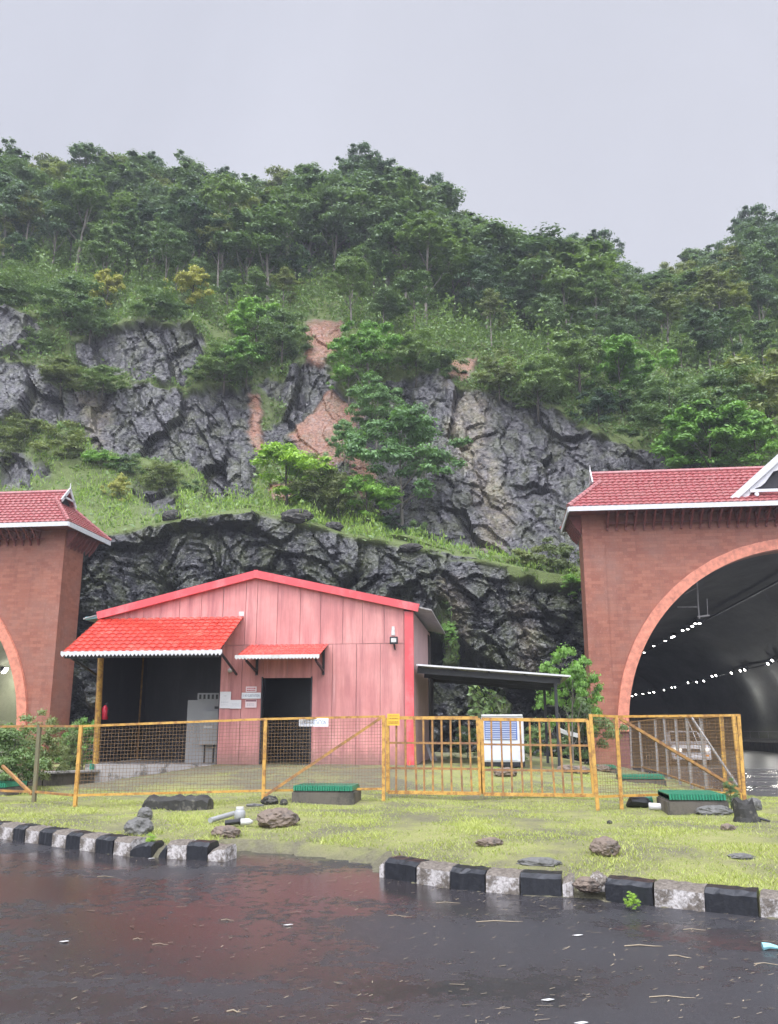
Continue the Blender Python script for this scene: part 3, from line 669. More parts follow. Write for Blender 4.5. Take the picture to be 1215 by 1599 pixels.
def tree_proto(name, seed, H, crown_lo, wid, ncl, per, rad, leaf, shape='oval', mat='leaf_forest', bark='bark', tr=.13, aspect=.5, droop=0, up=.5):
    rng = np.random.default_rng(seed); rnd = random.Random(seed); cl = []; mb = MB()
    lean = Vector((rnd.uniform(-.06, .06), rnd.uniform(-.06, .06), 0)) * H
    pts = [Vector((0, 0, -.6))] + [lean * t * t + Vector((rnd.uniform(-.05, .05) * t, rnd.uniform(-.05, .05) * t, H * .9 * t)) for t in (.02, .25, .5, .75, 1)]
    mb.tube(pts, [tr * 1.25, tr, tr * .8, tr * .6, tr * .4, tr * .15], 7)
    nl = {'oval': 6, 'dome': 7, 'layer': 7}.get(shape, 6); lobes = []
    for i in range(nl):
        a = i * 2.4 + rnd.uniform(-.6, .6); t = (i + .5) / nl; zc = H * (crown_lo + (1 - crown_lo) * (.10 + .70 * t)); ra = wid * (1 - t) ** .5 * rnd.uniform(.45, .85) * (1.1 if shape == 'dome' else 1)
        lobes.append((Vector((math.cos(a) * ra, math.sin(a) * ra, zc)), wid * rnd.uniform(.50, .72) * (1.05 - .30 * t)))
    for li, (lc, lr) in enumerate(lobes):
        z0 = max(.1 * H, lc.z - .28 * H); st = lean * (z0 / H) ** 2 + Vector((0, 0, z0)); mb.tube([st, st.lerp(lc, .55) + Vector((0, 0, -.02 * H)), lc], [tr * .42, tr * .26, tr * .1], 5)
        for k in range(max(4, int(ncl * 1.9) // nl)):
            d = Vector((rnd.gauss(0, 1), rnd.gauss(0, 1), rnd.gauss(.35, .8))).normalized(); c = lc + Vector((d.x, d.y, d.z * (.6 if shape == 'layer' else 1.05))) * lr * rnd.uniform(.55, 1.05)
            cl.append((tuple(c), rnd.uniform(.6, 1.1)))
            if k % 2 == 0: mb.tube([lc, c], [tr * .12, tr * .04], 4)
    # stray sprigs make the outline uneven
    for i in range(ncl // 2):
        c, s = cl[rnd.randrange(len(cl))]; d = Vector((rnd.uniform(-1, 1), rnd.uniform(-1, 1), rnd.uniform(-.1, 1))).normalized() * rad * 1.0
        cl.append((tuple(Vector(c) + d * .8), .45))
    root = thing(name, None, None, (0, 0, 0)); t = mb.build('trunk', bark, root, smooth=True)
    me = crown_mesh('crown', rng, cl, int(per * .62), rad, leaf, mat, aspect, up, droop); cr = bpy.data.objects.new('crown', me); C.objects.link(cr); cr.parent = root
    reg(root, t, cr); root['_h'] = H; return root
USED = set()
def plant(proto, loc, h, label, cat, group=None, wscale=1, mat=None, rot=None, name=None):
    o = proto if proto.name not in USED else copy_tree(proto)
    USED.add(proto.name); s = h / proto['_h']
    o.location = loc; o.scale = (s * wscale, s * wscale, s); o.rotation_euler = (0, 0, rot if rot is not None else random.uniform(0, 6.28))
    for k in ('label', 'category', 'group'):
        if k in o: del o[k]
    tag(o, label, cat, group)
    if mat:
        for ch in KIDS[o.name]:
            if ch.name.startswith('crown'):
                ch.material_slots[0].link = 'OBJECT'; ch.material_slots[0].material = MAT[mat]
    return o
TP = [tree_proto('forest_tree', 21, 10, .34, 2.5, 30, 210, .95, .27), tree_proto('forest_tree', 22, 12, .45, 2.3, 30, 210, .9, .27, mat='leaf_mid'),
      tree_proto('forest_tree', 23, 9, .25, 2.8, 34, 210, .85, .25, 'dome'), tree_proto('forest_tree', 24, 11, .5, 2.0, 24, 210, .85, .26, mat='leaf_olive'),
      tree_proto('forest_tree', 25, 10, .3, 2.3, 28, 210, .85, .27, 'layer', mat='leaf_mid'), tree_proto('forest_tree', 26, 12, .4, 3.0, 40, 210, .95, .27, mat='leaf_dark')]
BUSH = [tree_proto('shrub', 31, 2.4, .12, 1.25, 20, 330, .48, .115, 'dome', 'leaf_mid', 'bark_dark', .05), tree_proto('shrub', 32, 2.6, .2, 1.4, 26, 300, .42, .13, 'dome', 'leaf_bright', 'bark_dark', .05, droop=.6),
        tree_proto('shrub', 33, 2.2, .05, 1.2, 20, 330, .46, .10, 'dome', 'leaf_mid', 'bark_dark', .04)]
LAYER = [tree_proto('spreading_tree', 41, 5, .45, 2.4, 38, 360, .55, .15, 'dome', 'leaf_dark', 'bark', .09, .5, .6), tree_proto('spreading_tree', 42, 5, .35, 2.5, 36, 340, .5, .15, 'layer', 'leaf_bright', 'bark', .08, .5, .6)]
def region(px):
    for lim, t in ((110, 'at the far left'), (300, 'above the left cliff'), (470, 'above the shed ridge'), (600, 'above the red soil scar'), (730, 'around the tallest tree'),
                   (860, 'above the tan rock streak'), (985, 'beside the notch in the skyline'), (1110, 'past the skyline notch'), (5000, 'above the right tunnel portal')):
        if px < lim: return t
KINDN = ['rounded green tree', 'thin stemmed tree', 'broad domed tree', 'olive leaved tree', 'layered tree', 'dark crowned tree']
def forest():
    rnd = random.Random(5)
    sky = [(-120, 262), (-60, 250), (10, 232), (62, 243), (132, 222), (180, 238), (225, 236), (290, 246), (340, 262), (395, 278), (430, 262), (478, 252), (515, 262), (560, 226), (600, 245), (645, 268), (684, 275),
           (722, 330), (770, 345), (800, 352), (850, 366), (895, 362), (935, 360), (1010, 425), (1045, 410), (1085, 385), (1130, 370), (1180, 322), (1225, 335), (1290, 320)]
    for i, (px, top) in enumerate(sky):
        y = 80 if px < 950 else 94; crest = hill_pt(px, float(np.interp(px, COLS, HPY[-8])))
        tp = at_y(px, top, crest.y); h = max(5, tp.z - crest.z + .4)
        k = [0, 5, 0, 3, 1, 4, 5][i % 7]
        if px in (560, 600, 645, 684, 895, 935): k = 5
        d = 'tallest dark tree standing on the ridge skyline' if px == 560 else KINDN[k] + ' on the ridge skyline ' + region(px)
        plant(TP[k], crest - Vector((0, 0, .3)), h, d, 'tree', 'trees of the wooded slope', wscale=rnd.uniform(.95, 1.25))
    SKY = curve(*sky); n = 0
    for ri, (rv, sp, hr, rowname) in enumerate(((4.92, 34, (7, 14), 'below the ridge'), (4.74, 35, (7, 14), 'high on the slope'), (4.55, 37, (7, 14), 'halfway up the slope'), (4.36, 39, (6, 13), 'low on the slope'),
                                         (4.16, 40, (4.5, 10.5), 'near the foot of the slope'), (3.92, 44, (3.5, 7), 'at the foot of the wood'))):
        px = -130 + ri * 13
        while px < 1340:
            c = int(np.clip(round((px - COLS[0]) / CSTEP), 0, len(COLS) - 1)); k = int(np.argmin(np.abs(HROWG[:, 0] - (rv + rnd.uniform(-.07, .07)))))
            p = Vector(HP[k, c]); h = rnd.uniform(*hr) * (.82 if px > 950 else 1); hm = at_y(px, float(SKY(px)) + rnd.uniform(6, 40), p.y).z - p.z + .2; kk = rnd.choice([0, 1, 2, 3, 4, 5, 0, 4] if px < 950 else [0, 3, 3, 4, 1, 2])
            if ri == 5 and rnd.random() < .3: px += sp; continue
            if (480 < px < 545 or 690 < px < 750) and ri >= 4: px += 20; continue
            ws = rnd.uniform(1.0, 1.5)
            if hm < h: ws *= min(1.25, h / max(hm, 3.2)); h = max(hm, 3.2)
            plant(TP[kk], p - Vector((0, 0, .2)), h, KINDN[kk] + ' ' + rowname + ' ' + region(px).replace('at the far left', 'far left').replace('above the right tunnel portal', 'above the right portal').replace('in the skyline', 'in the ridge'), 'tree', 'trees of the wooded slope', wscale=ws); n += 1
            px += sp * rnd.uniform(.75, 1.25)
    return n
forest()

def shrub_px(proto, px, base, top, y, label, cat='shrub', mat=None, ws=1, group=None, sink=.15):
    y = y or hill_y(px, base); b = at_y(px, base, y); t = at_y(px, top, y)
    return plant(proto, b - Vector((0, 0, sink)), t.z - b.z + sink, label, cat, group, ws, mat)
L0, L1 = LAYER; B0, B1, B2 = BUSH
# the spreading trees and bushes that grow from ledges in the cliff
shrub_px(B1, 448, 786, 698, 48.2, 'bright lime green bushy tree on the grassy shelf', 'tree', 'leaf_lime', 1.35)
shrub_px(B2, 492, 792, 722, 48.6, 'pale olive bush just right of the lime green tree', 'shrub', 'leaf_olive', 1.2)
shrub_px(B2, 528, 800, 738, 48.6, 'thin reddish twigged bush left of the shelf edge bush', 'shrub', 'leaf_olive', .9)
shrub_px(B1, 574, 818, 745, 48.2, 'round green bush at the grassy shelf edge', 'shrub', 'leaf_bright', 1.2)
shrub_px(L0, 628, 838, 664, 49.2, 'largest dark green spreading tree against the cliff', 'tree', 'leaf_jade', 1.05)
shrub_px(L0, 538, 760, 668, 50.5, 'small dark tree left of the largest spreading tree', 'tree', 'leaf_jade', .62)
shrub_px(L0, 588, 716, 606, 52.5, 'dome shaped tree above the largest spreading tree', 'tree', 'leaf_jade', .95)
shrub_px(L1, 578, 640, 506, 55.5, 'pale layered tree at the cliff top beside the red scar', 'tree', 'leaf_bright', 1.0)
shrub_px(L1, 545, 622, 560, 55.5, 'low pale bough bush below the red soil scar', 'shrub', 'leaf_bright', .9)
for px, b, t, y, m, ws, lb in ((1110, 742, 632, 49.5, 'leaf_bright', 1.35, 'biggest bright green bush above the right portal roof'), (1182, 745, 648, 49.5, 'leaf_bright', 1.2, 'bright green bush at the right edge above the portal roof'),
                               (1050, 690, 600, 51.5, 'leaf_mid', 1.3, 'dark rounded bush left of the biggest bright bush'), (1130, 680, 585, 52.5, 'leaf_mid', 1.4, 'dark mound of foliage behind the bright bushes'),
                               (970, 620, 535, 56, 'leaf_bright', 1.25, 'pale topped bush below the skyline notch'), (905, 600, 520, 56.5, 'leaf_mid', 1.3, 'mid green bush left of the pale topped bush'),
                               (1010, 650, 588, 55.5, 'leaf_mid', 1.3, 'spreading bush at the cliff edge over the right portal'), (935, 668, 610, 54.5, 'leaf_dark', 1.2, 'dark bush hanging over the cliff edge'),
                               (840, 635, 565, 55, 'leaf_mid', 1.3, 'bush on the cliff edge over the tan streak'), (780, 615, 560, 55.4, 'leaf_olive', 1.3, 'olive bush right of the small soil scar'),
                               (1205, 690, 560, 53, 'leaf_olive', 1.2, 'tall bush at the right edge of the slope'),
                               (650, 590, 525, 56.2, 'leaf_mid', 1.4, 'bush right of the pale layered tree'), (440, 560, 490, 57.5, 'leaf_mid', 1.2, 'bush left of the red soil scar'),
                               (400, 535, 470, 59, 'leaf_bright', 1.2, 'fresh green bush below the wood over the shed'), (350, 600, 545, 56, 'leaf_mid', 1.5, 'bush in the green gully of the cliff'),
                               (385, 590, 530, 56.5, 'leaf_bright', 1.2, 'pale bush in the green gully of the cliff'), (250, 510, 455, 58, 'leaf_mid', 1.5, 'bush on the lip above the left cliff'),
                               (300, 480, 420, 60, 'leaf_yellow', .9, 'yellow green sapling at the edge of the wood'), (165, 485, 425, 60, 'leaf_yellow', .8, 'small yellow sapling above the left cliff'),
                               (60, 560, 515, 56, 'leaf_mid', 1.2, 'pale bush growing from the left rock face'), (20, 500, 430, 58, 'leaf_mid', 1.5, 'bush at the far left cliff top'),
                               (110, 520, 440, 57, 'leaf_mid', 1.2, 'climbing green bush over the left cliff edge'), (140, 530, 480, 56.5, 'leaf_mid', 1.2, 'low bush at the foot of the cliff edge creeper'),
                               (95, 610, 568, 54.5, 'leaf_olive', 1.8, 'bush on the narrow left ledge'), (160, 612, 575, 54.3, 'leaf_mid', 1.7, 'second bush on the narrow left ledge'),
                               (40, 700, 655, 53, 'leaf_olive', 1.8, 'bush above the left portal roof'), (100, 730, 672, 52.5, 'leaf_olive', 1.6, 'olive bush beside the left portal gablet'),
                               (160, 745, 705, 51.8, 'leaf_bright', 1.5, 'blue green bush on the slope foot'), (200, 750, 712, 51.6, 'leaf_mid', 1.3, 'bush at the foot of the left cliff'),
                               (252, 770, 725, 51, 'leaf_olive', 1.6, 'dry olive bush under the left cliff'), (295, 782, 750, 50.6, 'leaf_mid', 1.2, 'small green bush under the left cliff'),
                               (20, 740, 690, 52.5, 'leaf_olive', 1.5, 'olive bush nearest the left edge over the portal roof'),
                               (825, 900, 856, 45, 'leaf_olive', 1.5, 'olive shrub on the ledge left of the right portal'), (872, 905, 848, 44.6, 'leaf_olive', 1.3, 'olive shrub on the ledge touching the right portal'),
                               (893, 930, 898, 43.5, 'leaf_bright', 1.4, 'bright shrub below the ledge by the right portal'), (655, 862, 815, 48, 'leaf_mid', .9, 'green tuft bush at the shelf end'),
                               (700, 1000, 972, 41.3, 'leaf_bright', .8, 'small green plant clinging to the lower rock face'), (690, 880, 850, 46, 'leaf_bright', 1.0, 'grassy bush on the shelf rim'),
                               (790, 600, 562, 57, 'leaf_bright', 1.2, 'little bush over the small soil scar'), (185, 792, 742, 49, 'leaf_yellow', .7, 'spindly yellow sapling beside the left portal roof'),
                               (610, 850, 808, 49, 'leaf_dark', 1.1, 'dark undergrowth bush below the largest spreading tree'), (690, 600, 548, 56.5, 'leaf_mid', 1.4, 'bush left of the small soil scar')):
    shrub_px(B1 if m in ('leaf_bright', 'leaf_yellow') else (B0 if px % 2 else B2), px, b, t, y, lb, 'sapling' if 'sapling' in lb else 'shrub', m, ws)
# plants at yard level
plant(L1, Vector((at_y(893, 1150, 31).x, 31, .2)), 4.0, 'bright green tree between the carport and the right portal', 'tree', None, .62, 'leaf_bright', 1.2)
plant(B1, Vector((at_y(912, 1150, 33).x, 33, 0)), 2.6, 'low green shrub against the right portal side', 'shrub', None, .8, 'leaf_mid', .4)
plant(B2, Vector((at_y(845, 1150, 35).x, 35, .2)), 1.5, 'weedy bush under the carport roof', 'shrub', None, 1, 'leaf_mid', .4)
plant(B1, Vector((at_y(132, 1150, 33).x, 33, -.2)), 2.0, 'bright bush between the left portal and the shed', 'shrub', None, .85, 'leaf_bright', 2)
plant(B0, Vector((at_y(112, 1150, 34).x, 34, -.2)), 1.9, 'dark bush hugging the left portal side', 'shrub', None, .8, 'leaf_mid', 2)
for px, py, h, m, ws, lb in ((14, 1238, 1.35, 'leaf_mid', 1.0, 'leafy shrub behind the fence at the left edge'), (42, 1232, 1.1, 'leaf_olive', .9, 'thin olive shrub behind the dull fence post'),
                             (66, 1228, 1.45, 'leaf_olive', .6, 'straggly shrub right of the dull fence post'), (108, 1222, 1.5, 'leaf_olive', .5, 'tall weed before the left portal pillar'),
                             (-30, 1236, 1.4, 'leaf_mid', 1.0, 'leafy shrub beyond the left edge of the fence')):
    p = G(px, py); plant(B2, p, h, lb, 'shrub', None, ws, m)
for px, py, h, lb in ((718, 1196, .5, 'low weed at the rock foot behind the gate'), (800, 1202, .45, 'low weed beside the white cooler cabinet'), (770, 1212, .25, 'smallest weed in front of the cooler cabinet')):
    p = G(px, py); plant(B0, Vector((p.x, 30, ground(p.x, 30))), h * 2, lb, 'weed', None, 1, 'leaf_mid')
plant(B2, G(988, 1425), .13, 'little green weed growing at the kerb foot', 'weed', None, 1.0, 'leaf_lime')
plant(B2, G(235, 1320), .12, 'tiny weed in the broken left kerb', 'weed', None, 1.0, 'leaf_lime')
plant(B2, G(1143, 1268), .45, 'potted looking weed beside the black stump', 'weed', None, .7, 'leaf_mid')

# ------------------------------------------------------------------ tunnel portals
def tile_mesh(o0, ud, vd, W, L, tw=.26, tl=.27, clips=(), amp=.04, step=.05, su=6):
    """interlocking tiles on the plane from o0 along ud (W) and up vd (L); clips = [(point, normal)] cut away the side the normal points to"""
    o0, ud, vd = Vector(o0), Vector(ud).normalized(), Vector(vd).normalized(); nn = ud.cross(vd).normalized()
    if nn.z < 0: nn = -nn
    nu = max(2, int(W / tw * su)); nc = max(1, int(round(L / tl))); vs = []; fs = []
    rows = []
    for c in range(nc):
        rows += [(c * L / nc, 0), ((c + 1) * L / nc - .004, 1)]
    for (v, top) in rows:
        for i in range(nu + 1):
            u = W * i / nu; ph = (u / tw) % 1; hgt = amp * (abs(math.sin(math.pi * ph)) ** .7) + (step if not top else 0)
            vs.append(o0 + ud * u + vd * v + nn * hgt)
    for r in range(len(rows) - 1):
        for i in range(nu): a = r * (nu + 1) + i; fs.append((a, a + 1, a + nu + 2, a + nu + 1))
    # front lip
    b = len(vs); vs += [o0 + ud * (W * i / nu) - nn * .02 for i in range(nu + 1)]; fs += [(b + i, b + i + 1, i + 1, i) for i in range(nu)]
    me = bpy.data.meshes.new('t'); me.from_pydata([tuple(p) for p in vs], [], fs); bm = bmesh.new(); bm.from_mesh(me)
    for p, n in clips: bmesh.ops.bisect_plane(bm, geom=bm.verts[:] + bm.edges[:] + bm.faces[:], plane_co=p, plane_no=n, clear_outer=True)
    bm.verts.ensure_lookup_table(); vv = [v.co.copy() for v in bm.verts]; bm.verts.index_update(); ff = [tuple(v.index for v in f.verts) for f in bm.faces]; bm.free(); bpy.data.meshes.remove(me)
    return vv, ff
PY, XH = 38.0, 8.85          # wall plane, half width of a portal
ZE, ZR = 10.62, 12.62        # eaves, ridge
R_IN, R_OUT, ZC = 7.45, 7.86, 1.40
def portal(xc, label, side, brackets_seen):
    root = thing('tunnel_portal', label, 'tunnel portal', (xc, PY, -.1)); xl, xr = xc - XH, xc + XH
    # front wall with arched opening: slab built as strips between the arch and the top
    mb = MB(); N = 64; arc = [(xc - R_IN, -.4)] + [(xc - R_IN * math.cos(math.pi * i / N), ZC + R_IN * math.sin(math.pi * i / N)) for i in range(N + 1)] + [(xc + R_IN, -.4)]
    topz = ZE + .25
    for y, d in ((PY, 1), (PY + 1.1, 1)):
        pass
    vs = []; fs = []
    pts = [(xl, -.4)] + arc + [(xr, -.4)]
    for (x, z) in pts[1:-1]:
        vs += [(x, PY, z), (x, PY, topz), (x, PY + 1.1, z), (x, PY + 1.1, topz)]
    for i in range(len(pts) - 3):
        a = i * 4; fs += [(a, a + 4, a + 5, a + 1), (a + 2, a + 3, a + 7, a + 6), (a, a + 2, a + 6, a + 4), (a + 1, a + 5, a + 7, a + 3)]
    mb.add(vs, fs)
    mb.build('arch_wall', 'laterite', root)
    for s, xo in ((-1, xl), (1, xr)):
        xi = xc + s * R_IN; a, b = min(xo, xi), max(xo, xi)
        q = MB(); q.add([(a, PY - .002, -.4), (b, PY - .002, -.4), (b, PY + 1.9, -.4), (a, PY + 1.9, -.4), (a + (.04 if s < 0 else 0), PY, topz), (b - (.04 if s > 0 else 0), PY, topz), (b, PY + 1.9, topz), (a, PY + 1.9, topz)],
                        [(0, 3, 2, 1), (4, 5, 6, 7), (0, 1, 5, 4), (1, 2, 6, 5), (2, 3, 7, 6), (3, 0, 4, 7)])
        q.build('pillar', 'laterite', root)
        # shallow pilaster strip on the outer edge
        MB().box(xo - .02 if s < 0 else xo - .88, xo + .88 if s < 0 else xo + .02, PY - .05, PY + .5, -.4, topz - .1).build('pilaster', 'laterite', root)
        MB().box(xi - .02 if s > 0 else xi - .5, xi + .5 if s > 0 else xi + .02, PY - .01, PY + 2.5, -.4, 1.35).build('jamb', 'jamb', root)
    # arch trim band
    q = MB(); vs = []; fs = []; M2 = 72; a0 = -.0
    rnd = random.Random(int(xc))
    for i in range(M2 + 1):
        t = math.pi * i / M2
        for r, y in ((R_IN - .03, PY + .3), (R_IN - .03, PY - .16), (R_OUT + rnd.uniform(-.012, .012), PY - .16), (R_OUT, PY + .05)):
            vs.append((xc - r * math.cos(t), y, ZC + r * math.sin(t)))
    fs = [(i * 4 + k, i * 4 + (k + 1) % 4, i * 4 + 4 + (k + 1) % 4, i * 4 + 4 + k) for i in range(M2) for k in range(4)] + [(0, 1, 2, 3), tuple(M2 * 4 + k for k in (3, 2, 1, 0))]
    q.add(vs, fs).build('arch_trim', 'arch_trim', root)
    # roof: two slopes, hips, gablets
    ye, yr, yb = PY - 1.0, PY + 1.2, PY + 3.4; exl, exr = xl - .62, xr + .62; slope = Vector((0, yr - ye, ZR - ZE)); Lf = slope.length; vd = slope.normalized()
    kh = .72; hx = 1.55   # hips climb 72% of the height over 1.55 m
    hz = ZE + (ZR - ZE) * kh; yh = ye + (yr - ye) * kh; yhb = yb - (yb - yr) * kh
    def hipclip(s, front=True):
        ex = exl if s < 0 else exr; p0 = Vector((ex, ye if front else yb, ZE)); p1 = Vector((ex - s * hx, yh if front else yhb, hz))
        nrm = (p1 - p0).cross(Vector((0, 0, 1))); 
        if nrm.x * s < 0: nrm = -nrm
        return (p0, nrm)
    dg = 1.9 # half width of the front dormer
    for front in (True, False):
        yy, dv = (ye, vd) if front else (yb, Vector((0, -vd.y, vd.z)))
        v1, f1 = tile_mesh((exl, yy, ZE), (1, 0, 0), dv, exr - exl, Lf * kh, clips=[hipclip(-1, front), hipclip(1, front)])
        p = Vector((exl + hx - .35, yy, ZE)) + dv * (Lf * kh); v2, f2 = tile_mesh(p, (1, 0, 0), dv, exr - exl - 2 * hx + .7, Lf * (1 - kh))
        q = MB().add(v1, f1).add(v2, f2); off = q.build('roof_slope', 'tile', root)
    for s in (-1, 1):
        ex = exl if s < 0 else exr; tp = Vector((ex - s * hx, yr, hz)); dv = (tp - Vector((ex, yr, ZE))).normalized(); Lh = (tp - Vector((ex, yr, ZE))).length
        c1 = (Vector((ex, ye, ZE)), Vector((0, -1, 0)) + Vector((-s * (yh - ye) / hx, 0, 0)) * 1.0); c2 = (Vector((ex, yb, ZE)), Vector((0, 1, 0)) + Vector((-s * (yb - yhb) / hx, 0, 0)))
        v1, f1 = tile_mesh((ex, ye, ZE), (0, 1, 0), dv, yb - ye, Lh, clips=[c1, c2]); MB().add(v1, f1).build('hip_slope', 'tile', root)
        for yy, yt in ((ye, yh), (yb, yhb)):
            a, b = Vector((ex, yy, ZE + .05)), Vector((ex - s * hx, yt, hz + .08)); n = 10; q = MB()
            for i in range(n): q.tube([a.lerp(b, i / n), a.lerp(b, (i + 1.12) / n)], [.12, .10], 8)
            q.build('hip_tiles', 'tile', root)
        gx = ex - s * (hx - .33)
        q = MB(); ap = Vector((gx, yr, ZR + .16))
        for yy, e in ((yh - .12, -1), (yhb + .12, 1)): q.bar(ap, (gx, yy, hz - .02), .16, .05, up=(1, 0, 0))
        q.bar((gx, yh + .1, hz + .22), (gx, yhb - .1, hz + .22), .09, .05, up=(1, 0, 0)); q.tube([ap, ap + Vector((0, 0, .32))], [.04, .01], 6); q.build('gablet', 'white', root)
        MB().poly([(gx - s * .25, yh, hz), (gx - s * .25, yhb, hz), (gx - s * .25, yr, ZR - .05)], (-s * .05, 0, 0)).build('gablet_infill', 'dark', root)
        # side fascia, soffit and corner bracket
        MB().bar((ex + s * .02, ye, ZE - .1), (ex + s * .02, yb, ZE - .1), .05, .22).build('fascia', 'white', root)
    q = MB(); n = int((exr - exl) / .4)
    for i in range(n): a = exl + hx - .3 + (exr - exl - 2 * hx + .6) * i / n; q.tube([(a, yr, ZR + .05), (a + (exr - exl - 2 * hx + .6) / n * 1.1, yr, ZR + .06)], [.12, .105], 8)
    q.build('ridge_tiles', 'tile', root)
    MB().bar((exl, ye - .02, ZE - .08), (exr, ye - .02, ZE - .08), .05, .20).build('fascia', 'white', root)
    MB().box(exl + .05, exr - .05, ye + .02, yb - .05, ZE - .12, ZE - .04).build('soffit', 'darkred', root)
    MB().box(xl, xr, PY + 1.9, PY + 3.2, -.4, ZE - .13).build('rear_wall', 'darkred', root) if False else None
    # eave brackets with rail
    q = MB(); q.bar((xl + .95, PY - .16, ZE - .55), (xr - .95, PY - .16, ZE - .55), .05, .05); q.build('bracket_rail', 'darkred', root)
    me = None; x = xl + 1.05
    while x < xr - 1:
        if brackets_seen(x):
            if me is None:
                q = MB(); q.bar((x, PY - .10, ZE - .85), (x, PY - .10, ZE - .15), .07, .10); q.bar((x, PY - .12, ZE - .72), (x, ye + .12, ZE - .18), .07, .07); q.bar((x, PY - .08, ZE - .2), (x, ye + .1, ZE - .16), .07, .08)
                b = q.build('bracket', 'darkred', root); me = b; x00 = x
            else:
                b = me.copy(); C.objects.link(b); b.location.x += x - x00
        x += .385
    # corner bracket and carved apron under the side eave
    for s in (-1, 1):
        xo = xl if s < 0 else xr
        q = MB()
        for k in range(7):
            yy = PY + .1 + k * .38; q.poly([(xo + s * .03, yy, ZE - .15), (xo + s * .55, yy, ZE - .15), (xo + s * .30, yy, ZE - .62), (xo + s * .03, yy, ZE - .95)], (0, .12, 0))
        q.build('side_bracket', 'darkred', root)
    # front dormer gable with white bargeboards
    gz, gw = ZE + .18, 2.72; yf = ye + .22; az = gz + 2.35; q = MB()
    for s in (-1, 1):
        MB().bar((xc + s * gw, yf, gz), (xc, yf, az), .07, .26, up=(0, 0, 1)).build('bargeboard', 'white', root)
        sc = [(xc + s * (gw - .28), yf + .04, gz)] ; p0 = Vector((xc + s * (gw - .05), yf + .05, gz - .02)); p1 = Vector((xc, yf + .05, az - .1)); low = []
        for i in range(15):
            t = i / 14; b = p0.lerp(p1, t); low.append(b + Vector((-s * .02, 0, -.22 - .20 * abs(math.sin(t * math.pi * 3.2)))) if 0 < i else b)
        MB().poly([p0.lerp(p1, i / 14) for i in range(15)] + low[::-1][:-1], (0, .04, 0)).build('carved_board', 'white', root)
    MB().bar((xc - gw + .75, yf + .03, gz + .36), (xc + gw - .75, yf + .03, gz + .36), .05, .13).build('crossbar', 'white', root)
    MB().poly([(xc - gw + .3, yf + .45, gz - .1), (xc + gw - .3, yf + .45, gz - .1), (xc, yf + .45, az - .25)], (0, .06, 0)).build('gable_infill', 'dark', root)
    v1, f1 = tile_mesh((xc - gw + .3, yf - .02, gz - .1), (1, 0, 0), (0, .75, .55), 2 * gw - .6, .5); MB().add(v1, f1).build('apron_tiles', 'redsheet', root)
    for s in (-1, 1):
        vdd = Vector((-s * gw, 0, az - gz)); yend = yr + .6
        v1, f1 = tile_mesh((xc + s * gw, yf + .02, gz), (0, 1, 0), vdd, 2.2, vdd.length, clips=[(Vector((0, ye, ZE + .02)), Vector((0, vd.z, -vd.y)))]); MB().add(v1, f1).build('dormer_slope', 'tile', root)
    MB().tube([(xc - gw + 1.0, yf - .05, gz + .20), (xc - gw + 1.0, yf + .05, gz + .20)], .09, 10).build('globe_lamp', 'white', root)
    return root
portal(12.6, 'red laterite tunnel portal with tiled roof at the right, dark inside', 1, lambda x: x < 13.2)
portal(-28.65, 'red laterite tunnel portal with tiled roof at the left, pale inside', -1, lambda x: x > -24)
def tube(xc, mat, label, y1):
    N = 40; vs = []; fs = []; ys = [PY + .28] + list(np.linspace(PY + 1.2, y1, 40))
    rnd = random.Random(3)
    for y in ys:
        for i in range(N + 1):
            t = math.pi * i / N; r = R_IN + .02 + (0 if y < PY + 1 else .05 * noise.noise(Vector((i * .5, y * .5, xc)))); vs.append((xc - r * math.cos(t), y, ZC + r * math.sin(t)))
    for j in range(len(ys) - 1): fs += [(j * (N + 1) + i, j * (N + 1) + i + 1, (j + 1) * (N + 1) + i + 1, (j + 1) * (N + 1) + i) for i in range(N)]
    root = thing('tunnel_tube', label, 'tunnel', (xc, PY + .3, -.1)); MB().add(vs, fs).build('lining', mat, root, smooth=True)
    q = MB()
    for s in (-1, 1): q.box(xc + s * (R_IN + .1) - .1, xc + s * (R_IN + .1) + .1, PY + 1.2, y1, -.5, ZC + .03)
    q.build('side_wall', mat, root)
    MB().poly([(xc - 7.6, y1, -.5), (xc + 7.6, y1, -.5), (xc + 7.6, y1, 9.2), (xc - 7.6, y1, 9.2)], (0, .2, 0)).build('dark_end_cap', 'dark', root)  # dark cap closing the bore; the unlit depth is put into its colour
    for s in (-1, 1): MB().box(xc + s * 6.6 - (.75 if s > 0 else .05), xc + s * 6.6 + (.75 if s < 0 else .75), PY + .5, y1, -.2, .55).build('walkway', 'concrete_dark', root) if s > 0 else None
    MB().box(xc - R_IN, xc + R_IN, 39, y1, -.35, -.07).build('tunnel_road', 'tunnel_road')['kind'] = 'structure'
MAT['tunnel_road'] = stained('tunnel_road_concrete', (.13, .13, .12), (.05, .05, .05), .35, .4, .7, 1.2, 1)
tube(12.6, 'lining_dark', 'dark grey tunnel bore behind the right portal', 110)
tube(-28.65, 'lining_pale', 'pale tunnel bore behind the left portal, lit look in its colour', 100)
def cyl_hit(px, py, xc, r):
    d = ray(px, py); a = d[0] ** 2 + d[2] ** 2; bx, bz = -xc, EYE - ZC; b = 2 * (d[0] * bx + d[2] * bz); c = bx * bx + bz * bz - r * r
    disc = b * b - 4 * a * c
    if disc < 0: return None
    k = (-b + math.sqrt(disc)) / 2 / a; return Vector((d[0] * k, d[1] * k, EYE + d[2] * k))
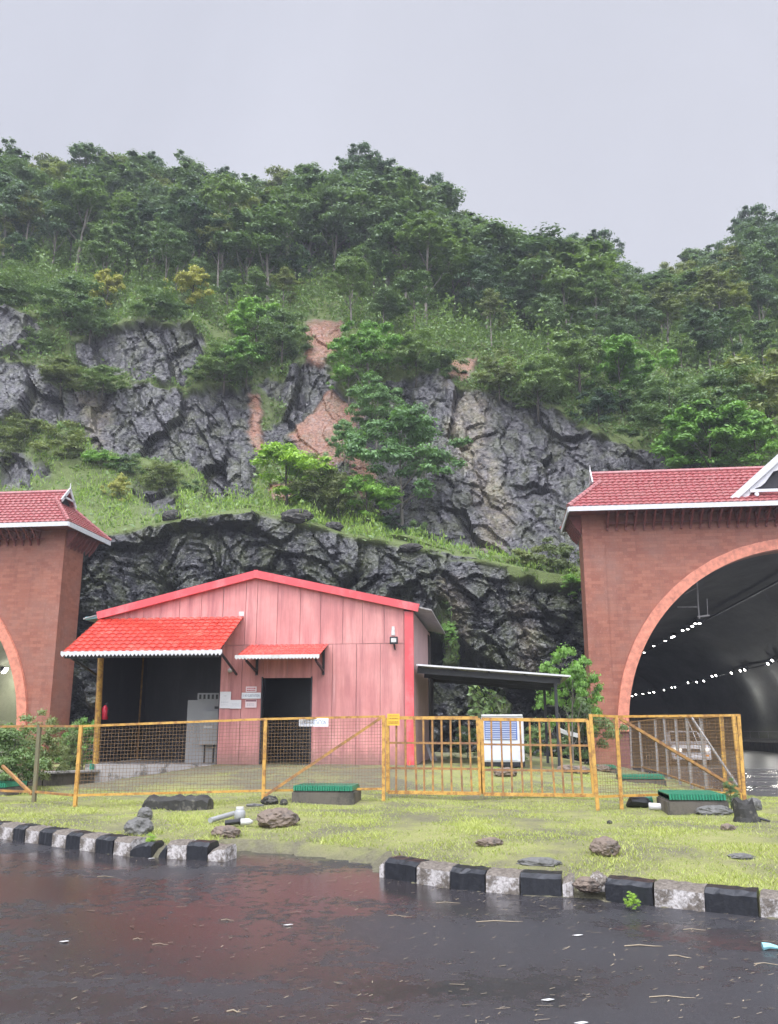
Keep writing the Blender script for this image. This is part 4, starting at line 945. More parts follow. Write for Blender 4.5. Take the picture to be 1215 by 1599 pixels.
def lamp(p, label, xc, group, sz=.18, light=None):
    root = thing('tunnel_lamp', label, 'lamp', p, group); inw = Vector((xc - p.x, 0, ZC - p.z)).normalized(); pr = [p - inw * .28, p - inw * .02]
    MB().bar(pr[0], pr[1], .30, .42, up=(0, 1, 0)).build('housing', 'dark', root); MB().bar(p - inw * .02, p + inw * .03, sz * .85, sz * .85, up=(0, 1, 0)).build('diffuser', 'lamp', root)
    return root
GL = 'lamps along the wall of the right tunnel'
for grp, pts in (('upper', ((1006, 1019), (1021, 1009), (1039, 1001), (1049, 995.5), (1052, 994), (1066, 984.5), (1074, 982.5), (1081, 978), (1086, 974), (1092.5, 973.5))), ('lower', ((987, 1087), (993, 1084.5), (1004, 1083.5), (1014, 1082), (1021, 1081), (1037, 1077.5), (1049, 1074), (1054, 1073),
                   (1074.5, 1066), (1088, 1065), (1099, 1063.5), (1112, 1056), (1118, 1055), (1142, 1051), (1156, 1047.5), (1163, 1046), (1199, 1036.5), (1206, 1031.5), (1262, 1017), (1300, 1005)))):
    for k, (px, py) in enumerate(pts):
        p = cyl_hit(px, py, 12.6, R_IN - .38)
        if p is None or p.y < 39 or p.y > 109: p = at_y(px, py, min(100, 60 + 4 * (10 - k)))
        lamp(p, 'white tunnel lamp number %d from the deep end of the %s lamp row' % (k + 1, grp), 12.6, GL)
lamp(cyl_hit(8, 1047, -28.65, R_IN - .38), 'white lamp on the pale wall of the left tunnel', -28.65, None, .5)
p_ = cyl_hit(8, 1047, -28.65, R_IN - .38)
for k in range(6):  # extra lamps added to brighten the left tunnel
    o_ = lamp(Vector((p_.x, 41 + k * 6 if abs(41 + k * 6 - p_.y) > 1.5 else 44.5 + k * 6, p_.z)), 'added lamp %s to brighten the left tunnel, mostly hidden by its portal' % ['nearest the mouth', 'second from the mouth', 'third from the mouth', 'fourth from the mouth', 'fifth from the mouth', 'deepest'][k], -28.65, 'added lamps in the left tunnel')
    l_ = bpy.data.lights.new('added_lamp_light', 'POINT'); l_.energy = 260; l_.shadow_soft_size = .15; l_.color = (1, .97, .85); lo = bpy.data.objects.new('added_lamp_light', l_); C.objects.link(lo); lo.parent = o_; lo.location = (1.0, 0, -.35)
for k in range(5):  # extra point lights added below the lower lamp row to brighten the wall
    l_ = bpy.data.lights.new('added_lamp_light', 'POINT'); l_.energy = 120; l_.shadow_soft_size = .15; l_.color = (1, .97, .9); lo = bpy.data.objects.new('added_lamp_light', l_); C.objects.link(lo); lo.location = (18.2, 44 + k * 7, 3.9)
# lamp track rails inside the right tunnel, hung antenna bracket
q = MB(); a, b = cyl_hit(1006, 1019, 12.6, R_IN - .25), cyl_hit(1093, 973, 12.6, R_IN - .25)
q.bar(Vector((a.x, 40, a.z)) if a.y < 39 else Vector((b.x, 40, b.z)), Vector((b.x, 105, b.z)), .10)
c_ = cyl_hit(1142, 1051, 12.6, R_IN - .2); q.bar((c_.x, 40, c_.z), (c_.x, 105, c_.z), .10)
q.build('cable_tray', 'dark'); tag(bpy.data.objects['cable_tray'], 'dark cable tray carrying the lamps in the right tunnel', 'cable tray')
r = thing('hanging_bracket', 'thin pipe frame hanging from the right tunnel crown', 'pipe frame', at_y(1090, 965, 39.6))
q = MB(); P_ = lambda x, y_: at_y(x, y_, 39.6)
q.tube([P_(1088, 900), P_(1090, 940), P_(1092, 966)], .035, 6); q.build('hanger', 'grey_post', r)
q = MB(); q.tube([P_(1058, 948), P_(1089, 948)], .025, 6); q.tube([P_(1068, 928), P_(1088, 918)], .02, 6); q.tube([P_(1104, 935), P_(1105, 960)], .02, 6); q.build('cross_pipe', 'grey_post', r)
MB().bar(P_(1089, 963), P_(1108, 961), .06).build('clamp', 'grey_post', r)
# railing on the right tunnel walkway
def railing(x, y0, y1, z, label, name='walkway_railing'):
    r = thing(name, label, 'railing', (x, y0, z)); q = MB()
    for zz in (.12, .95): MB().bar((x, y0, z + zz), (x, y1, z + zz), .05).build('rail', 'grey_post', r)
    MB().tube([(x - .02, y0, z + 1.45), (x - .02, y1, z + 1.45)], .02, 6).build('handrail', 'grey_post', r)
    q = MB(); n = int((y1 - y0) / .22)
    for i in range(n): q.bar((x, y0 + i * .22, z + .12), (x, y0 + i * .22 + .12, z + .95), .03)
    q.build('bars', 'grey_post', r)
    for i in range(int((y1 - y0) / 2.4) + 1): MB().bar((x, y0 + i * 2.4, z), (x, y0 + i * 2.4, z + 1.5), .05).build('post', 'grey_post', r)
railing(19.1, 42, 75, -.15, 'grey metal railing along the walkway of the right tunnel')
railing(-22.2, 39.5, 52, -.15, 'dark railing low on the pale wall of the left tunnel')

# car in the right tunnel
def car():
    b = at_y(1082, 1203, 41); x, y, z = b.x, 41, -.07; r = thing('parked_car', 'small white car facing out of the right tunnel, behind the mesh fence', 'car', (x, y, z)); W = .83
    prof = [(0, .28), (-.02, .62), (.12, .86), (.95, 1.0), (1.55, 1.46), (3.1, 1.5), (3.75, 1.05), (3.95, .9), (4.0, .3)]
    q = MB(); n = len(prof)
    vs = []
    for s in (-1, 1):
        for (yy, zz) in prof: vs.append((x + s * W * (1 if zz < 1.02 else .82), y + yy, z + zz))
    q.add(vs, [tuple(range(n)), tuple(range(2 * n - 1, n - 1, -1))] + [(i, i + n, (i + 1) % n + n, (i + 1) % n) for i in range(n)]); q.build('body', 'car_white', r, bevel=.05)
    MB().add([(x - .66, y + .99, z + 1.03), (x + .66, y + .99, z + 1.03), (x + .58, y + 1.5, z + 1.42), (x - .58, y + 1.5, z + 1.42)], [(0, 1, 2, 3)]).build('windscreen', 'glass_dark', r).location.y -= .03
    for s in (-1, 1):
        MB().bar((x + s * .42, y - .04, z + .68), (x + s * .74, y + .0, z + .70), .08, .15).build('headlight', 'headlight', r)
        MB().bar((x + s * .5, y - .05, z + .44), (x + s * .7, y - .05, z + .44), .05, .09).build('indicator', 'amber', r)
        MB().bar((x + s * .86, y + 1.15, z + 1.02), (x + s * 1.0, y + 1.15, z + 1.02), .1, .12).build('mirror', 'car_white', r)
        for yy in (.75, 3.25):
            w_ = MB().tube([(x + s * .62, y + yy, z + .30), (x + s * .82, y + yy, z + .30)], .30, 18).build('wheel', 'black', r); MB().tube([(x + s * .80, y + yy, z + .30), (x + s * .835, y + yy, z + .30)], .18, 12).build('rim', 'silver', w_)
    MB().bar((x - .38, y - .05, z + .66), (x + .38, y - .05, z + .66), .04, .13).build('grille', 'black', r)
    MB().bar((x - .25, y - .06, z + .42), (x + .25, y - .06, z + .42), .03, .11).build('number_plate', 'signwhite', r)
    MB().bar((x - .8, y - .03, z + .34), (x + .8, y - .03, z + .34), .10, .12).build('bumper', 'car_white', r)
car()

# ------------------------------------------------------------------ substation shed
SY, SB = 24.0, 30.0
xL, xR, xA = -11.27, -2.29, -6.70
def gz(x): return 5.70 - (x - xA) / (xR - xA) * (5.70 - 4.69) if x > xA else 5.70 - (xA - x) / (xA - xL) * (5.70 - 4.58)
def shed():
    r = thing('substation_shed', 'pink sheet metal shed with red tiled porch awning before the rock face', 'shed', (xA, SY, .57)); rnd = random.Random(9)
    def panels(edges, zlo, zhi, q):
        for a, b in zip(edges[:-1], edges[1:]):
            g = .006; off = rnd.uniform(0, .014); tl = rnd.uniform(-.004, .004); a += g; b -= g; z1a = zhi(a) if callable(zhi) else zhi; z1b = zhi(b) if callable(zhi) else zhi
            top = [(b, z1b), (a, z1a)] if not (callable(zhi) and a < xA < b) else [(b, z1b), (xA, zhi(xA)), (a, z1a)]
            pts = [(a, zlo), (b, zlo)] + top
            q.poly([(x, SY - off + (tl if k % 2 else 0), z) for k, (x, z) in enumerate(pts)], (0, .03, 0))
    q = MB(); zs = at_y(560, 1005, SY).z
    g = lambda x: gz(x) - .03
    X = lambda px, py=1000: at_y(px, py, SY).x
    panels([X(p) for p in (158, 200, 222, 249, 278, 312, 346)], 4.52, g, q)
    panels([X(p) for p in (347, 382, 400, 432, 468, 500, 535, 566, 600, 631)], zs, g, q)
    panels([X(p) for p in (347, 380, 413)], .57, zs - .012, q)
    panels([X(p) for p in (487, 520, 557, 594, 631)], .57, zs - .012, q)
    panels([X(413), X(450), X(487)], 2.85, zs - .012, q)
    q.build('front_wall', 'pink', r)
    MB().poly([(X(347), SY + .03, .57), (X(413), SY + .03, .57), (X(413), SY + .03, 2.85), (X(487), SY + .03, 2.85), (X(487), SY + .03, .57), (xR - .02, SY + .03, .57), (xR - .02, SY + .03, 4.6), (xA, SY + .03, 5.6), (xL + .1, SY + .03, 4.53), (X(347), SY + .03, 4.53)], (0, .02, 0)).build('front_backing', 'pink_side', r)
    MB().box(X(632), xR + .015, SY - .05, SY + .05, .55, gz(xR) - .08).build('corner_flashing', 'redtrim', r)
    # side and rear walls
    q = MB(); q.box(xR - .03, xR, SY + .05, SB, .5, 4.62); q.build('side_wall', 'pink_side', r)
    MB().box(xR - .01, xR + .03, SB - .9, SB, .5, 4.5).build('rear_corner_flashing', 'dark', r)
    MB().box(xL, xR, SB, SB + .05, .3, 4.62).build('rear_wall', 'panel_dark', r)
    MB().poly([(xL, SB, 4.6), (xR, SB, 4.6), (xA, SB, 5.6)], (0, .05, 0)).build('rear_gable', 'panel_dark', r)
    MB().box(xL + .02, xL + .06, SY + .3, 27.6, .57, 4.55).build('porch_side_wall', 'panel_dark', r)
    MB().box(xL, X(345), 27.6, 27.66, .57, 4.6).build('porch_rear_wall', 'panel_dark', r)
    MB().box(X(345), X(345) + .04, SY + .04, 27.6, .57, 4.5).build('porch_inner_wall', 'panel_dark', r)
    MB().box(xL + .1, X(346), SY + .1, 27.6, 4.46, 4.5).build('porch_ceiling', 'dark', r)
    MB().box(X(345) + .04, xR - .03, 26.2, 26.25, .57, 4.5).build('dark_interior_sheet', 'black', r)  # black sheet behind the doorway, carrying the room's darkness in its colour
    # roof sheets with overhang and rake flashing
    for s in (-1, 1):
        xe = xR + .52 if s > 0 else xL - .42; ze = gz(xe); q = MB(); n = 44
        q.add([(xA, SY - .12, 5.78), (xe, SY - .12, ze + .08), (xe, SB + .2, ze + .08), (xA, SB + .2, 5.78), (xA, SY - .12, 5.74), (xe, SY - .12, ze + .04), (xe, SB + .2, ze + .04), (xA, SB + .2, 5.74)],
              [(0, 1, 2, 3), (4, 7, 6, 5), (0, 4, 5, 1), (1, 5, 6, 2), (3, 2, 6, 7)]); q.build('roof', 'grey_post', r)
        xf = xR + .17 if s > 0 else xL
        MB().bar((xA - s * .07, SY - .10 - s * .002, 5.735 - .0), (xf, SY - .10, gz(xf) + .04), .12, .21, up=(0, 0, 1)).build('rake_flashing', 'redtrim', r)
    MB().bar((xL - .38, SY - .05, gz(xL) - .03), (xL - .02, SY - .05, gz(xL) + .02), .05, .08).build('gutter_end', 'cyan', r)
    MB().tube([(xL + .05, 27.2, 4.5), (xL + .05, 27.2, .57)], .05, 8).build('rear_porch_post', 'rusty', r)
    # door jambs
    MB().box(X(411), X(413) , SY - .03, SY + .2, .57, 2.88).build('door_jamb', 'dark', r); MB().box(X(487), X(487) + .04, SY - .03, SY + .2, .57, 2.88).build('door_jamb', 'dark', r)
    # plinth of cracked concrete
    q = MB(); q.box(-11.34, X(345) + .3, SY - .04, 27.8, -.35, .56); q.box(X(345) + .3, xR, SY + .03, SB, -.2, .555); q.build('plinth', 'concrete', r, bevel=.015)
    # awning of red tile sheet over the porch
    p00, p10 = at_y(97, 1020, 21.9), at_y(345, 1019, 21.9); p01, p11 = Vector((-11.25, SY - .02, 4.53)), Vector((-7.02, SY - .02, 4.53))
    vd = Vector((0, p01.y - p00.y, p01.z - p00.z)); v, f = tile_mesh((p01.x, p00.y, p00.z), (1, 0, 0), vd, p11.x - p01.x, vd.length, .20, .235, amp=.032, step=.026, su=7)
    aw = MB().add(v, f).build('porch_awning', 'redsheet', r, smooth=False)
    def valance(x0, x1, y, z, tooth, h, mat, parent):
        q = MB(); x = x0
        while x < x1 - .01: q.poly([(x, y, z + .05), (x, y, z - h * .35), (x + tooth / 2, y, z - h), (x + tooth, y, z - h * .35), (x + tooth, y, z + .05)], (0, .008, 0)); x += tooth
        q.build('valance', mat, parent)
    valance(p01.x, p11.x, p00.y - .02, p00.z - .0, .105, .10, 'white', aw)
    q = MB()
    for x in (p01.x + .12, p01.x + 2.1, p11.x - .12): q.bar((x, p00.y + .08, p00.z - .05), (x, SY, p01.z - .07), .05, .07)
    q.bar((p01.x + .05, p00.y + .12, p00.z - .09), (p11.x - .05, p00.y + .12, p00.z - .09), .05, .07); q.bar((p01.x + .15, SY - .05, 2.9), (p01.x + .15, p00.y + .3, p00.z - .1), .05)
    q.bar((p11.x - .15, SY - .02, 2.95), (p11.x - .15, p00.y + .5, p00.z + .05), .05); q.build('awning_frame', 'dark', r)
    a, b = at_y(157, 1036, 23.4), at_y(150, 1192, SY + .1); po = MB().tube([a + Vector((0, 0, .35)), b], [.075, .075], 10).build('porch_post', 'yellow', r)
    MB().tube([a + Vector((-.11, .1, .3)), b + Vector((-.12, .1, 0))], .03, 6).build('drain_pipe', 'rusty', r)
    MB().tube([at_y(144, 1193, SY - .09), at_y(140, 1229, SY - .09)], .06, 10).build('green_pipe', 'green', r)
    # small awning above the door
    q0, q1 = at_y(367, 1026, 22.7), at_y(500, 1025, 22.7); t0, t1 = at_y(389, 1008, SY), at_y(513, 1007, SY); z0 = q0.z
    vd = Vector((0, SY - 22.7, t0.z - z0)); v, f = tile_mesh((q0.x, 22.7, z0), (1, 0, 0), vd, t1.x - q0.x, vd.length, .14, .30, amp=.03, step=.012)
    a2 = MB().add(v, f).build('door_awning', 'redsheet', r); valance(q0.x, t1.x, 22.68, z0, .09, .07, 'offwhite', a2)
    for x in (q0.x + .25, t1.x - .12):
        q = MB(); q.bar((x, 22.78, z0 - .04), (x, SY, t0.z - .06), .04, .05); q.bar((x, 22.9, z0 - .08), (x, SY, z0 - .32), .05); q.bar((x, SY - .04, z0 - .40), (x, SY - .04, t0.z - .1), .06); q.build('awning_bracket', 'dark', a2)
    MB().tube([at_y(346, 960, SY - .05), at_y(349, 966, SY - .05)], .01).build('screw', 'dark', r) if False else None
    # faded stickers / patches on the panels
    MB().poly([at_y(373, 955, SY - .03), at_y(381, 955, SY - .03), at_y(381, 962, SY - .03), at_y(373, 962, SY - .03)], (0, .01, 0)).build('patch', 'offwhite', r)
    MB().poly([at_y(611, 992, SY - .03), at_y(617, 992, SY - .03), at_y(616, 978, SY - .03), at_y(612, 978, SY - .03)], (0, .01, 0)).build('patch', 'offwhite', r)
shed()
def board(name, label, cat, x0, y0, x1, y1, y, mat, parent=None, th=.012):
    a, b = at_y(x0, y1, y), at_y(x1, y0, y); o = MB().box(a.x, b.x, y - th, y, a.z, b.z).build(name, mat)
    recentre(o); tag(o, label, cat); o['_b'] = (a.x, a.z, b.x, b.z, y - th - .003); return o
def ink(o, text, fx, fz, h, mat, wfrac=.86):
    a = o['_b']; W = a[2] - a[0]; H = a[3] - a[1]
    return lettering(text, (a[0] + W * fx, a[4], a[1] + H * fz), H * h, mat, o, W * wfrac)
def strokes(o, rows, mat, x0=.1, x1=.9, seed=1):
    """unreadably small lines of print"""
    a = o['_b']; W = a[2] - a[0]; H = a[3] - a[1]; q = MB(); rnd = random.Random(seed)
    for fz, th in rows:
        x = x0
        while x < x1: l = rnd.uniform(.05, .15); q.box(a[0] + W * x, a[0] + W * min(x1, x + l), a[4], a[4] + .002, a[1] + H * (fz - th / 2), a[1] + H * (fz + th / 2)); x += l + .035
    return q.build('print', mat, o)
b = board('notice_sheet', 'tall white paper notice on the wall beside the cabinet', 'notice', 343, 1080, 361, 1106, SY - .03, 'paper'); strokes(b, [(.74, .03)], 'inkgrey', .35, .6); strokes(b, [(.38, .015), (.33, .015), (.2, .015)], 'inkgrey', .12, .8, 2)
b = board('notice_sheet', 'wide white paper notice overlapping the tall notice', 'notice', 359.5, 1093, 377, 1106.5, SY - .045, 'paper'); strokes(b, [(.6, .02), (.5, .02), (.4, .02)], 'inkgrey', .15, .85, 3)
b = board('warning_sign', 'small pale sign with two lines of red print', 'sign', 384, 1072, 401, 1080.5, SY - .03, 'signpink'); strokes(b, [(.66, .2), (.28, .2)], 'inkred', .1, .9, 4)
b = board('name_sign', 'white substation sign on the pink wall left of the door', 'sign', 377.5, 1081.5, 407.5, 1091, SY - .04, 'signwhite'); ink(b, '11 KV SUBSTATION', .5, .5, .42, 'inkblue')
b = board('warning_sign', 'small white sign with a dark red header below the substation sign', 'sign', 383, 1092.5, 401, 1105, SY - .03, 'signpink'); a_ = b['_b']
MB().box(a_[0] + .01, a_[2] - .01, a_[4], a_[4] + .002, a_[3] - .05, a_[3] - .01).build('header', 'inkdark', b); strokes(b, [(.5, .05), (.38, .05), (.26, .05)], 'inkgrey', .15, .8, 5)
# lamps on the front wall
r = thing('flood_light', 'black square flood light on the shed front near the red corner', 'flood light', at_y(615, 1001, SY - .03))
p = at_y(615, 1000, SY - .16); MB().box(p.x - .11, p.x + .11, p.y - .03, p.y + .04, p.z - .10, p.z + .10).build('housing', 'black', r, bevel=.01)
MB().box(p.x - .07, p.x + .07, p.y - .036, p.y - .031, p.z - .05, p.z + .06).build('lens', 'offwhite', r); MB().bar((p.x, p.y, p.z - .08), (p.x, SY, p.z - .2), .03).tube([(p.x + .01, p.y + .1, p.z - .1), (p.x + .02, p.y + .12, p.z - .24)], .02, 6).build('bracket', 'dark', r)
r = thing('bulkhead_lamp', 'small round unlit lamp on the wall below the small awning', 'lamp', at_y(360, 1047, SY - .02)); p = at_y(360, 1047, SY - .08)
MB().tube([p, p + Vector((0, .06, 0))], .05, 12).build('base', 'dark', r); MB().tube([p - Vector((0, .10, 0)), p - Vector((0, .05, 0)), p], [.03, .065, .06], 12).build('globe', 'offwhite', r, smooth=True)
# switchgear cabinet in the porch
r = thing('switchgear_cabinet', 'grey electrical cabinet standing at the right end of the porch', 'cabinet', at_y(314, 1193, 25)); y = 24.9
def bx(x0, y0, x1, y1, d0, d1, name, mat, parent, bev=.012): a, b = at_y(x0, y1, d0), at_y(x1, y0, d0); return MB().box(a.x, b.x, d0, d1, a.z, b.z).build(name, mat, parent, bevel=bev)
bx(288, 1093, 345, 1192, 25.0, 25.8, 'body', 'grey_cab', r); bx(308, 1082, 345, 1093, 25.0, 25.7, 'top_box', 'grey_cab', r); bx(309, 1110, 345, 1163, 24.7, 25.0, 'door', 'grey_cab', r)
for x in (317, 331): bx(x, 1163, x + 3.5, 1192, 24.75, 24.8, 'leg', 'black', r)
bx(318, 1133, 331, 1136.5, 24.69, 24.7, 'name_plate', 'offwhite', r, 0); bx(335, 1103, 344, 1107, 24.66, 24.7, 'handle', 'black', r, 0)
for i in range(5): bx(311 + i * 6.5, 1084.5, 314.5 + i * 6.5, 1091.5, 24.985, 25.0, 'vent', 'dark', r, 0)
# fire extinguisher on the porch post
r = thing('fire_extinguisher', 'red fire extinguisher hung beside the yellow porch post', 'fire extinguisher', at_y(164, 1121, 24.5)); a, b = at_y(163.5, 1124, 24.5), at_y(164.5, 1103, 24.5)
MB().tube([a, a + Vector((0, 0, .02)), b - Vector((0, 0, .05)), b, b + Vector((0, 0, .03))], [.06, .085, .085, .05, .03], 14).build('cylinder', 'red', r, smooth=True)
MB().bar(b + Vector((-.02, 0, .05)), b + Vector((.08, 0, .09)), .03).tube([b + Vector((.03, 0, .03)), b + Vector((.10, -.02, -.1)), b + Vector((.09, -.02, -.28))], .012, 6).build('valve', 'black', r)
# floodable: orange pipe by the corner, leaning sheet strips behind the gate
a, b = at_y(640, 1192, SY - .1), G(632, 1211); o = MB().tube([at_y(640, 1188, SY - .1), at_y(639, 1198, 23.8), at_y(633, 1216, 23.3)], .025, 8).build('orange_pipe', 'orange', smooth=True); recentre(o); tag(o, 'thin orange pipe running down from the shed corner', 'pipe')
for (x0, y0, x1, y1, w_, m_, lb) in ((666, 1160, 678, 1197, .09, 'white', 'white plank leaning on the rock behind the left gate leaf'), (670, 1158, 684, 1196, .07, 'grey_post', 'grey strip leaning beside the white plank'), ):
    o = MB().bar(at_y(x0, y0, 27.6), at_y(x1, y1, 26.4), w_, .02).build('leaning_plank', m_); recentre(o); tag(o, lb, 'plank')
o = MB().poly([at_y(873, 1137, 31), at_y(884, 1142, 31), at_y(905, 1147, 31), at_y(903, 1152, 31), at_y(885, 1148, 31), at_y(875, 1144, 31)], (0, .15, .03)).build('white_sheet', 'offwhite'); recentre(o); tag(o, 'crumpled white sheet caught beside the carport post', 'plastic sheet')
# carport: mono pitch roof on posts
def carport():
    r = thing('carport', 'dark steel carport roof attached to the right side of the shed', 'carport', (0, 26, .5)); x0, x1 = xR + .08, 1.87; z0, z1 = 3.17, 2.84; y0, y1 = 24.1, 29.1
    q = MB(); n = 60; vs = []
    for i in range(n + 1):
        x = x0 + (x1 - x0) * i / n
        for y in (y0, y1): vs.append((x, y, z0 + (z1 - z0) * i / n + .02 * (i % 2)))
    q.add(vs, [(2 * i, 2 * i + 2, 2 * i + 3, 2 * i + 1) for i in range(n)]).build('roof_sheet', 'grey_post', r)
    MB().bar((x0, y0 - .02, z0 + .01), (x1, y0 - .02, z1 + .01), .03, .045).build('edge_strip', 'white', r)
    q = MB()
    for y in (y0 + .25, (y0 + y1) / 2, y1 - .15): q.bar((x0, y, z0 - .12), (x1 - .25, y, z1 - .10), .06, .16)
    for i in range(5): x = x0 + (x1 - .3 - x0) * i / 4 + .05; q.bar((x, y0 + .1, z0 - .04 - .33 * i / 4), (x, y1, z0 - .04 - .33 * i / 4), .05, .06)
    q.build('rafter', 'dark', r)
    for px, y in ((872, y0 + .3), (854, y1 - .3)):
        p = at_y(px, 1150, y); MB().bar((p.x, y, ground(p.x, y) - .1), (p.x - .02, y, 2.75), .08).build('post', 'dark', r)
    MB().bar((x0 + .06, y1 - .3, .4), (x0 + .06, y1 - .3, z0), .09).build('post', 'dark', r)
carport()
# white cooler cabinet with blue louvres
def cooler():
    y = 23.5; r = thing('cooler_cabinet', 'white cabinet with blue louvres standing behind the right gate leaf', 'cabinet', at_y(786, 1197, y)); B = lambda x0, y0, x1, y1, d0, d1, nm, m, bev=.01: bx(x0, y0, x1, y1, d0, d1, nm, m, r, bev)
    B(753, 1118, 817, 1190, y, y + .8, 'body', 'white', .02); B(751.5, 1115.5, 816, 1119, y - .03, y + .85, 'top_cover', 'offwhite'); B(757, 1190, 820, 1197, y + .03, y + .75, 'base', 'black')
    B(757, 1158, 808, 1187, y - .012, y, 'lower_panel', 'blue_white', .004); b = B(757, 1123, 807, 1155, y - .006, y, 'louvre_panel', 'blue', 0)
    for i in range(11): t = 1124.5 + i * 2.85; a_, b_ = at_y(758, t + 1.0, y - .03), at_y(806, t, y - .03); o = MB().box(a_.x, b_.x, y - .035, y - .012, a_.z, b_.z).build('slat', 'blue_white', b)
cooler()

# ------------------------------------------------------------------ fences and gate
def weld_mesh(q, p0, p1, z0a, z1a, z0b, z1b, sp=.055, r=.0019, sph=.055):
    p0, p1 = Vector(p0), Vector(p1); L = (p1 - p0).length; n = int(L / sp)
    for i in range(1, n): t = i / n; b = p0.lerp(p1, t); q.bar((b.x, b.y, z0a + (z0b - z0a) * t), (b.x, b.y, z1a + (z1b - z1a) * t), r * 2)
    m = int((z1a - z0a) / sph)
    for j in range(1, m): t = j / m; q.bar((p0.x, p0.y, z0a + (z1a - z0a) * t), (p1.x, p1.y, z0b + (z1b - z0b) * t), r * 2.6)
def fence(label, posts, group=None, post_mats=None, rails='yellow', mesh=True, braces=(), wid=.055, mid=None):
    """posts: (top_px, top_py, base_px, base_py)"""
    bases = [G(b[2], b[3]) for b in posts]; tops = [at_y(b[0], b[1], p.y) for b, p in zip(posts, bases)]
    r = thing('mesh_fence', label, 'fence', bases[0]); LO = .14
    for k, (a, b) in enumerate(zip(bases, tops)):
        if post_mats and post_mats[k] is None: continue
        MB().bar(a - Vector((0, 0, .15)), b, wid).build('post', post_mats[k] if post_mats else 'yellow', r)
    q = MB(); q2 = MB()
    for k in range(len(bases) - 1):
        a, b, ta, tb = bases[k], bases[k + 1], tops[k], tops[k + 1]
        q.bar(ta - Vector((0, 0, .02)), tb - Vector((0, 0, .02)), .038); q2.bar(a.lerp(ta, LO), b.lerp(tb, LO), .038)
    q.build('top_rail', rails, r); q2.build('bottom_rail', rails, r)
    if mesh:
        for k in range(len(bases) - 1):
            q = MB(); a, b, ta, tb = bases[k], bases[k + 1], tops[k], tops[k + 1]; la, lb = a.lerp(ta, LO), b.lerp(tb, LO)
            weld_mesh(q, (ta + la) / 2, (tb + lb) / 2, la.z, ta.z - .04, lb.z, tb.z - .04); q.build('wire_mesh', 'wire', r)
    for (x0, y0, k0, x1, y1, k1) in braces:
        MB().bar(at_y(x0, y0, bases[k0].y - .02), at_y(x1, y1, bases[k1].y - .02), .045).build('brace', 'rusty', r)
    return r
fence('yellow wire mesh fence in front of the shed, left of the gate', [(127, 1132, 117, 1261), (415, 1121, 411, 1254), (599, 1117, 599, 1251)], braces=((595, 1121, 2, 413, 1243, 1),))
fence('rusty mesh fence with a dull post at the left edge', [(-95, 1134, -105, 1248), (62, 1132, 53, 1254), (122, 1132, 113, 1260)], post_mats=['post_dull', 'post_dull', None], rails='rusty', wid=.06, mesh=False, braces=((4, 1196, 0, 50, 1240, 1),))
fence('yellow wire mesh fence right of the gate', [(922, 1115, 934, 1266), (962, 1117, 971, 1264), (1153, 1115, 1163, 1258)], braces=((968, 1122, 1, 1158, 1236, 2),))
def side_fence():
    px = [(1145, 1118, 1160, 1250), (1126, 1118, 1134, 1243), (1094, 1121, 1104, 1235), (1072, 1120, 1080, 1229), (1055, 1122, 1062, 1223), (1037, 1121, 1044, 1209), (1023, 1123, 1027, 1204), (998, 1126, 1003, 1198), (984, 1128, 986, 1194)]
    ys = [17.6, 19.2, 21.5, 23.6, 25.8, 28.4, 30.8, 34, 36.8]
    r = thing('side_fence', 'fence of grey posts running back towards the right portal', 'fence', at_y(1160, 1250, 17.6)); bs = []; ts = []
    for k, ((a, b, c, d), y) in enumerate(zip(px, ys)):
        B_, T_ = at_y(c, d, y), at_y(a, b, y); B_.z = ground(B_.x, y) - .1; bs.append(B_); ts.append(T_)
        MB().bar(B_, T_, .07).build('post', 'yellow' if k < 2 else 'grey_post', r)
    q = MB()
    for k in range(len(bs) - 1): q.bar(ts[k], ts[k + 1], .04); q.bar(bs[k].lerp(ts[k], .12), bs[k + 1].lerp(ts[k + 1], .12), .04)
    q.build('rail', 'rusty', r)
    for k in range(len(bs) - 1):
        q = MB(); la, lb = bs[k].lerp(ts[k], .12), bs[k + 1].lerp(ts[k + 1], .12); weld_mesh(q, (la + ts[k]) / 2, (lb + ts[k + 1]) / 2, la.z, ts[k].z, lb.z, ts[k + 1].z, .09); q.build('wire_mesh', 'wire', r)
    q = MB(); q.bar(ts[0] + Vector((-.55, 1.0, -.02)), bs[0] + Vector((-.05, .1, .35)), .03); q.bar(ts[3], (bs[2] + ts[2]) / 2, .02); q.build('brace', 'grey_post', r)
side_fence()
def gate_leaf(label, c):
    """c: four pixel corners (tl, tr, br, bl); hinged leaf of the double gate"""
    yb = G(760, 1250).y; P = [at_y(x, y, yb) for x, y in c]; tl, tr, br, bl = P; r = thing('gate_leaf', label, 'gate', bl, 'leaves of the yellow double gate')
    q = MB(); w_ = .063
    q.bar(tl, tr, w_, .06, up=(0, 0, 1)); q.bar(bl, br, w_, .06); q.bar(bl, tl, w_ * 1.1, .07, up=(0, 1, 0)); q.bar(br, tr, w_ * 1.1, .07, up=(0, 1, 0)); q.build('frame', 'yellow', r)
    for t in (.34, .68): MB().bar(tl.lerp(bl, t), tr.lerp(br, t), .038).build('cross_rail', 'rusty', r)
    n = 9 if (tr.x - tl.x) < 1.9 else 10
    for i in range(1, n + 1):
        t = i / (n + 1); rnd = random.Random(i * 7 + int(bl.x * 10)); j = rnd.uniform(-.03, .03); a, b = tl.lerp(tr, t), bl.lerp(br, t + j * .5)
        MB().bar(a, b, .035).build('bar', 'rusty', r)
    return r
gate_leaf('left leaf of the yellow double gate, beside the shed corner', [(605, 1121), (746, 1121), (751, 1239), (606, 1237)])
gate_leaf('right leaf of the yellow double gate, before the white cabinet', [(752, 1123), (918, 1125), (928, 1242), (755, 1240)])
